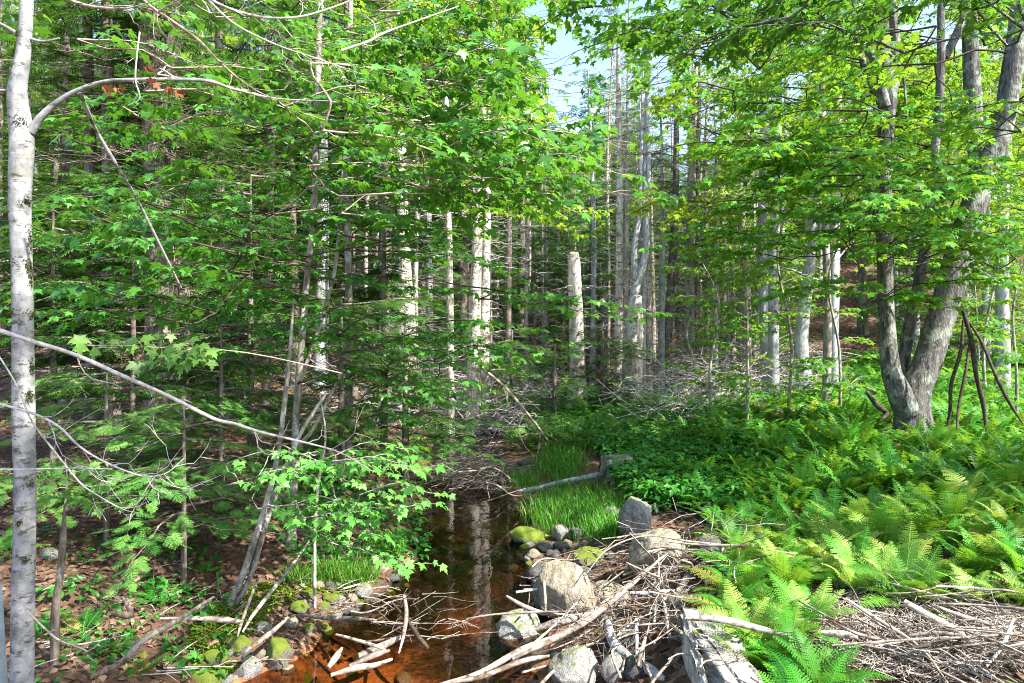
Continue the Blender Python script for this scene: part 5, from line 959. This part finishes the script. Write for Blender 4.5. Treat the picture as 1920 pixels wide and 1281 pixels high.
POLES = [([(955, 927, 12.3, 7), (1000, 918, 12, 8), (1050, 905, 11.8, 10), (1100, 896, 11.6, 12), (1152, 884, 11.4, 14)], 'long grey pole resting across the grass right of the small dam', B_grey),
 ([(820, 1285, 5.3, 7), (900, 1262, 5.4, 10), (980, 1218, 5.6, 12), (1060, 1189, 5.9, 13), (1120, 1143, 6.2, 12), (1180, 1098, 6.5, 10), (1215, 1066, 6.7, 7)], 'longest pale stick sweeping up from the bottom edge past the sunlit boulder', B_stickw),
 ([(960, 1236, 5.5, 8), (1030, 1203, 5.7, 11), (1100, 1164, 6.0, 12), (1170, 1108, 6.3, 10), (1250, 1038, 6.8, 7)], 'tan stick lying along the right side of the longest pale stick', B_stick),
 ([(840, 1281, 5.2, 8), (900, 1270, 5.25, 9), (980, 1240, 5.4, 10), (1030, 1230, 5.5, 8)], 'thin stick under the longest pale one at the bottom edge', B_stick),
 ([(1005, 1180, 6.3, 15), (1050, 1166, 6.3, 17), (1100, 1152, 6.4, 15)], 'thick short grey-brown log in front of the sunlit rounded boulder', B_stick),
 ([(1140, 1165, 6.1, 16), (1150, 1205, 5.9, 19), (1185, 1237, 5.7, 20), (1225, 1260, 5.5, 18), (1260, 1290, 5.3, 16)], 'dark crooked log curving down to the bottom edge left of the cut stone', B_grey),
 ([(1355, 1030, 7.2, 13), (1300, 1075, 6.8, 14), (1280, 1095, 6.6, 12), (1258, 1135, 6.3, 9), (1235, 1190, 6.0, 9)], 'grey bent stick slanting down from the hollow right of the large tan boulder', B_stick),
 ([(1193, 1160, 5.9, 8), (1194, 1220, 5.7, 8), (1194, 1285, 5.5, 7)], 'upright thin stick in front of the crooked log', B_grey),
 ([(1210, 1195, 5.6, 9), (1202, 1225, 5.5, 10), (1196, 1250, 5.4, 9)], 'short broken stick beside the upright thin one', B_stick),
 ([(1330, 1108, 6.6, 9), (1250, 1112, 6.5, 12), (1180, 1112, 6.4, 9)], 'grey stick lying level behind the cut stone', B_grey),
 ([(1370, 1110, 6.4, 7), (1300, 1120, 6.3, 11), (1240, 1124, 6.2, 9)], 'second level grey stick just below the first behind the cut stone', B_grey),
 ([(950, 1118, 6.6, 6), (985, 1138, 6.5, 8), (1020, 1150, 6.4, 8), (1060, 1152, 6.4, 5)], 'pale stick poking over the water left of the sunlit boulder', B_stickw),
 ([(875, 1160, 6.4, 3), (930, 1152, 6.4, 4), (1000, 1148, 6.4, 4.5), (1100, 1146, 6.3, 4)], 'thin reddish twig stretched level over the pool edge', B_stick),
 ([(1020, 1088, 6.8, 6), (1022, 1120, 6.7, 6), (1023, 1150, 6.6, 5)], 'small upright stick left of the sunlit boulder', B_stickw),
 ([(672, 1230, 5.9, 13), (710, 1215, 6.0, 15), (750, 1195, 6.1, 14)], 'grey log stub pointing into the pool, upper one', B_mid),
 ([(655, 1250, 5.7, 11), (700, 1230, 5.8, 12), (730, 1220, 5.9, 10)], 'grey log stub just below the upper one', B_stick),
 ([(620, 1266, 5.5, 9), (670, 1252, 5.6, 12), (700, 1248, 5.7, 11), (735, 1236, 5.8, 9)], 'bleached log with a forked end at the bottom of the shallows', B_stickw),
 ([(615, 1252, 5.7, 12), (630, 1232, 5.8, 13), (641, 1215, 5.9, 7)], 'short white splintered log in the orange shallows', B_stickw),
 ([(562, 1152, 6.7, 8), (610, 1158, 6.6, 9), (660, 1160, 6.5, 9), (705, 1163, 6.4, 7)], 'dark straight log lying level on the stone row', B_hem),
 ([(758, 1118, 6.5, 8), (762, 1150, 6.2, 8), (757, 1190, 6.0, 7), (748, 1225, 5.8, 5)], 'pale upright stick standing in the pool', B_stickw),
 ([(735, 1130, 6.4, 4), (765, 1165, 6.2, 7), (785, 1195, 6.0, 10), (802, 1215, 5.9, 11)], 'dark wet stick leaning across the upright pale one', B_dark),
 ([(630, 1190, 6.1, 5), (660, 1198, 6.0, 6), (700, 1210, 5.9, 6), (730, 1222, 5.9, 4)], 'thin pale stick left of the upright one', B_stickw),
 ([(1695, 1128, 5.2, 14), (1740, 1155, 5.1, 15), (1800, 1188, 5.0, 14), (1810, 1212, 4.9, 6)], 'thick white stick at the lower edge of the fern bank', B_stickw),
 ([(1748, 1135, 5.3, 9), (1800, 1155, 5.2, 10), (1860, 1172, 5.1, 8), (1905, 1182, 5, 5)], 'white stick right of the thick white one', B_stickw),
 ([(1588, 1124, 5.2, 6), (1640, 1158, 5.1, 7), (1700, 1195, 5.0, 6), (1740, 1230, 4.8, 5), (1780, 1285, 4.6, 4)], 'long thin white stick slanting down to the bottom edge at lower right', B_stickw),
 ([(1710, 1215, 4.85, 6), (1755, 1205, 4.85, 8), (1800, 1190, 4.9, 7)], 'dark curved stick under the thick white one', B_dark),
 ([(1285, 1160, 5.3, 8), (1350, 1162, 5.2, 14), (1420, 1178, 5.1, 12), (1480, 1192, 5, 6)], 'bleached stick lying over the cut stone', B_stickw),
 ([(1540, 1186, 5.0, 12), (1580, 1190, 4.95, 14), (1608, 1196, 4.9, 10)], 'short white log between cut stone and brush', B_stickw),
 ([(1560, 1210, 4.8, 4), (1700, 1200, 4.8, 5), (1760, 1195, 4.9, 4)], 'thin level stick in the lower right brush', B_stick),
 ([(1900, 1160, 4.9, 6), (1880, 1210, 4.8, 7), (1850, 1250, 4.6, 5)], 'grey stick at the right edge of the brush', B_grey),
 ([(70, 1185, 4.6, 5), (130, 1215, 4.6, 6), (205, 1150, 5.2, 12), (245, 1152, 5.4, 12), (230, 1120, 5.6, 8)][2:], 'broken dark stick on the litter slope', B_hem),
 ([(170, 1270, 4.6, 10), (230, 1240, 4.8, 12), (270, 1200, 5.0, 12), (330, 1165, 5.3, 10), (400, 1120, 5.9, 8)], 'old brown log half sunk in the litter at lower left', B_hem),
 ([(300, 1160, 5.7, 5), (370, 1160, 5.7, 8), (420, 1163, 5.7, 10), (455, 1167, 5.7, 9)], 'pale straight stick lying on the sunlit moss', B_stickw),
 ([(484, 1085, 6.3, 6), (470, 1120, 6.0, 6), (452, 1170, 5.7, 6), (445, 1195, 5.6, 4)], 'bent stick standing in the moss right of the leaning stems', B_stick),
 ([(580, 1015, 6.8, 4), (540, 1070, 6.4, 6), (500, 1120, 6.0, 7), (470, 1160, 5.8, 7), (455, 1185, 5.7, 5)], 'longer thin pole leaning from the bank onto the moss', B_pale),
 ([(540, 1158, 6.1, 8), (510, 1185, 5.9, 9), (478, 1208, 5.7, 9), (458, 1225, 5.5, 6)], 'brown stick bridging the gap beside the upright mossy rock', B_stick),
 ([(1370, 775, 15.5, 9), (1400, 785, 15.3, 14), (1440, 798, 15, 13), (1500, 812, 14.8, 9)], 'pale fallen log lying in the ferns left of the forked maple', B_dead),
 ([(1330, 765, 16.5, 10), (1420, 768, 16.3, 12), (1500, 762, 16.2, 8)], 'grey fallen log on the brush heap', B_grey),
 ([(1240, 1015, 6.9, 3), (1320, 1022, 6.9, 4), (1400, 1024, 6.8, 5), (1490, 1040, 6.7, 6)], 'thin twig arching from the large tan boulder to the ferns', B_stick),
 ([(1100, 1075, 6.7, 2), (1140, 1030, 6.9, 3), (1210, 1005, 7, 3), (1290, 1015, 7, 4), (1360, 1022, 7, 4)], 'thin pale twig bowing over the large tan boulder', B_stickw),
 ([(1805, 580, 11.2, 9), (1822, 640, 11.1, 9), (1830, 700, 11, 8), (1844, 760, 10.9, 8), (1850, 812, 10.8, 8)], 'thickest of the dead props right of the forked maple', B_dark),
 ([(1806, 600, 11.3, 5), (1801, 660, 11.2, 6), (1784, 720, 11.1, 6), (1781, 770, 11, 6), (1775, 815, 10.9, 6)], 'leftmost of the dead props right of the forked maple', B_dark),
 ([(1820, 625, 11.2, 4), (1812, 690, 11.0, 5), (1798, 760, 10.9, 5), (1794, 822, 10.6, 5)], 'dead prop just right of the leftmost one', B_dark),
 ([(1808, 592, 11.2, 5), (1840, 640, 11, 6), (1865, 700, 10.8, 6), (1890, 750, 10.6, 7), (1918, 795, 10.4, 5)], 'dead prop leaning farthest out to the right of the forked maple', B_dark),
 ([(1625, 735, 11.3, 8), (1645, 760, 11.2, 10), (1662, 775, 11.2, 9), (1650, 790, 11.1, 6)], 'broken dark stub leaning against the left foot of the forked maple', B_dark)]
for pts, lab, m in POLES: pole(pts, lab, m, 'log' if 'log' in lab else 'stick', 'log' if 'log' in lab else 'stick')
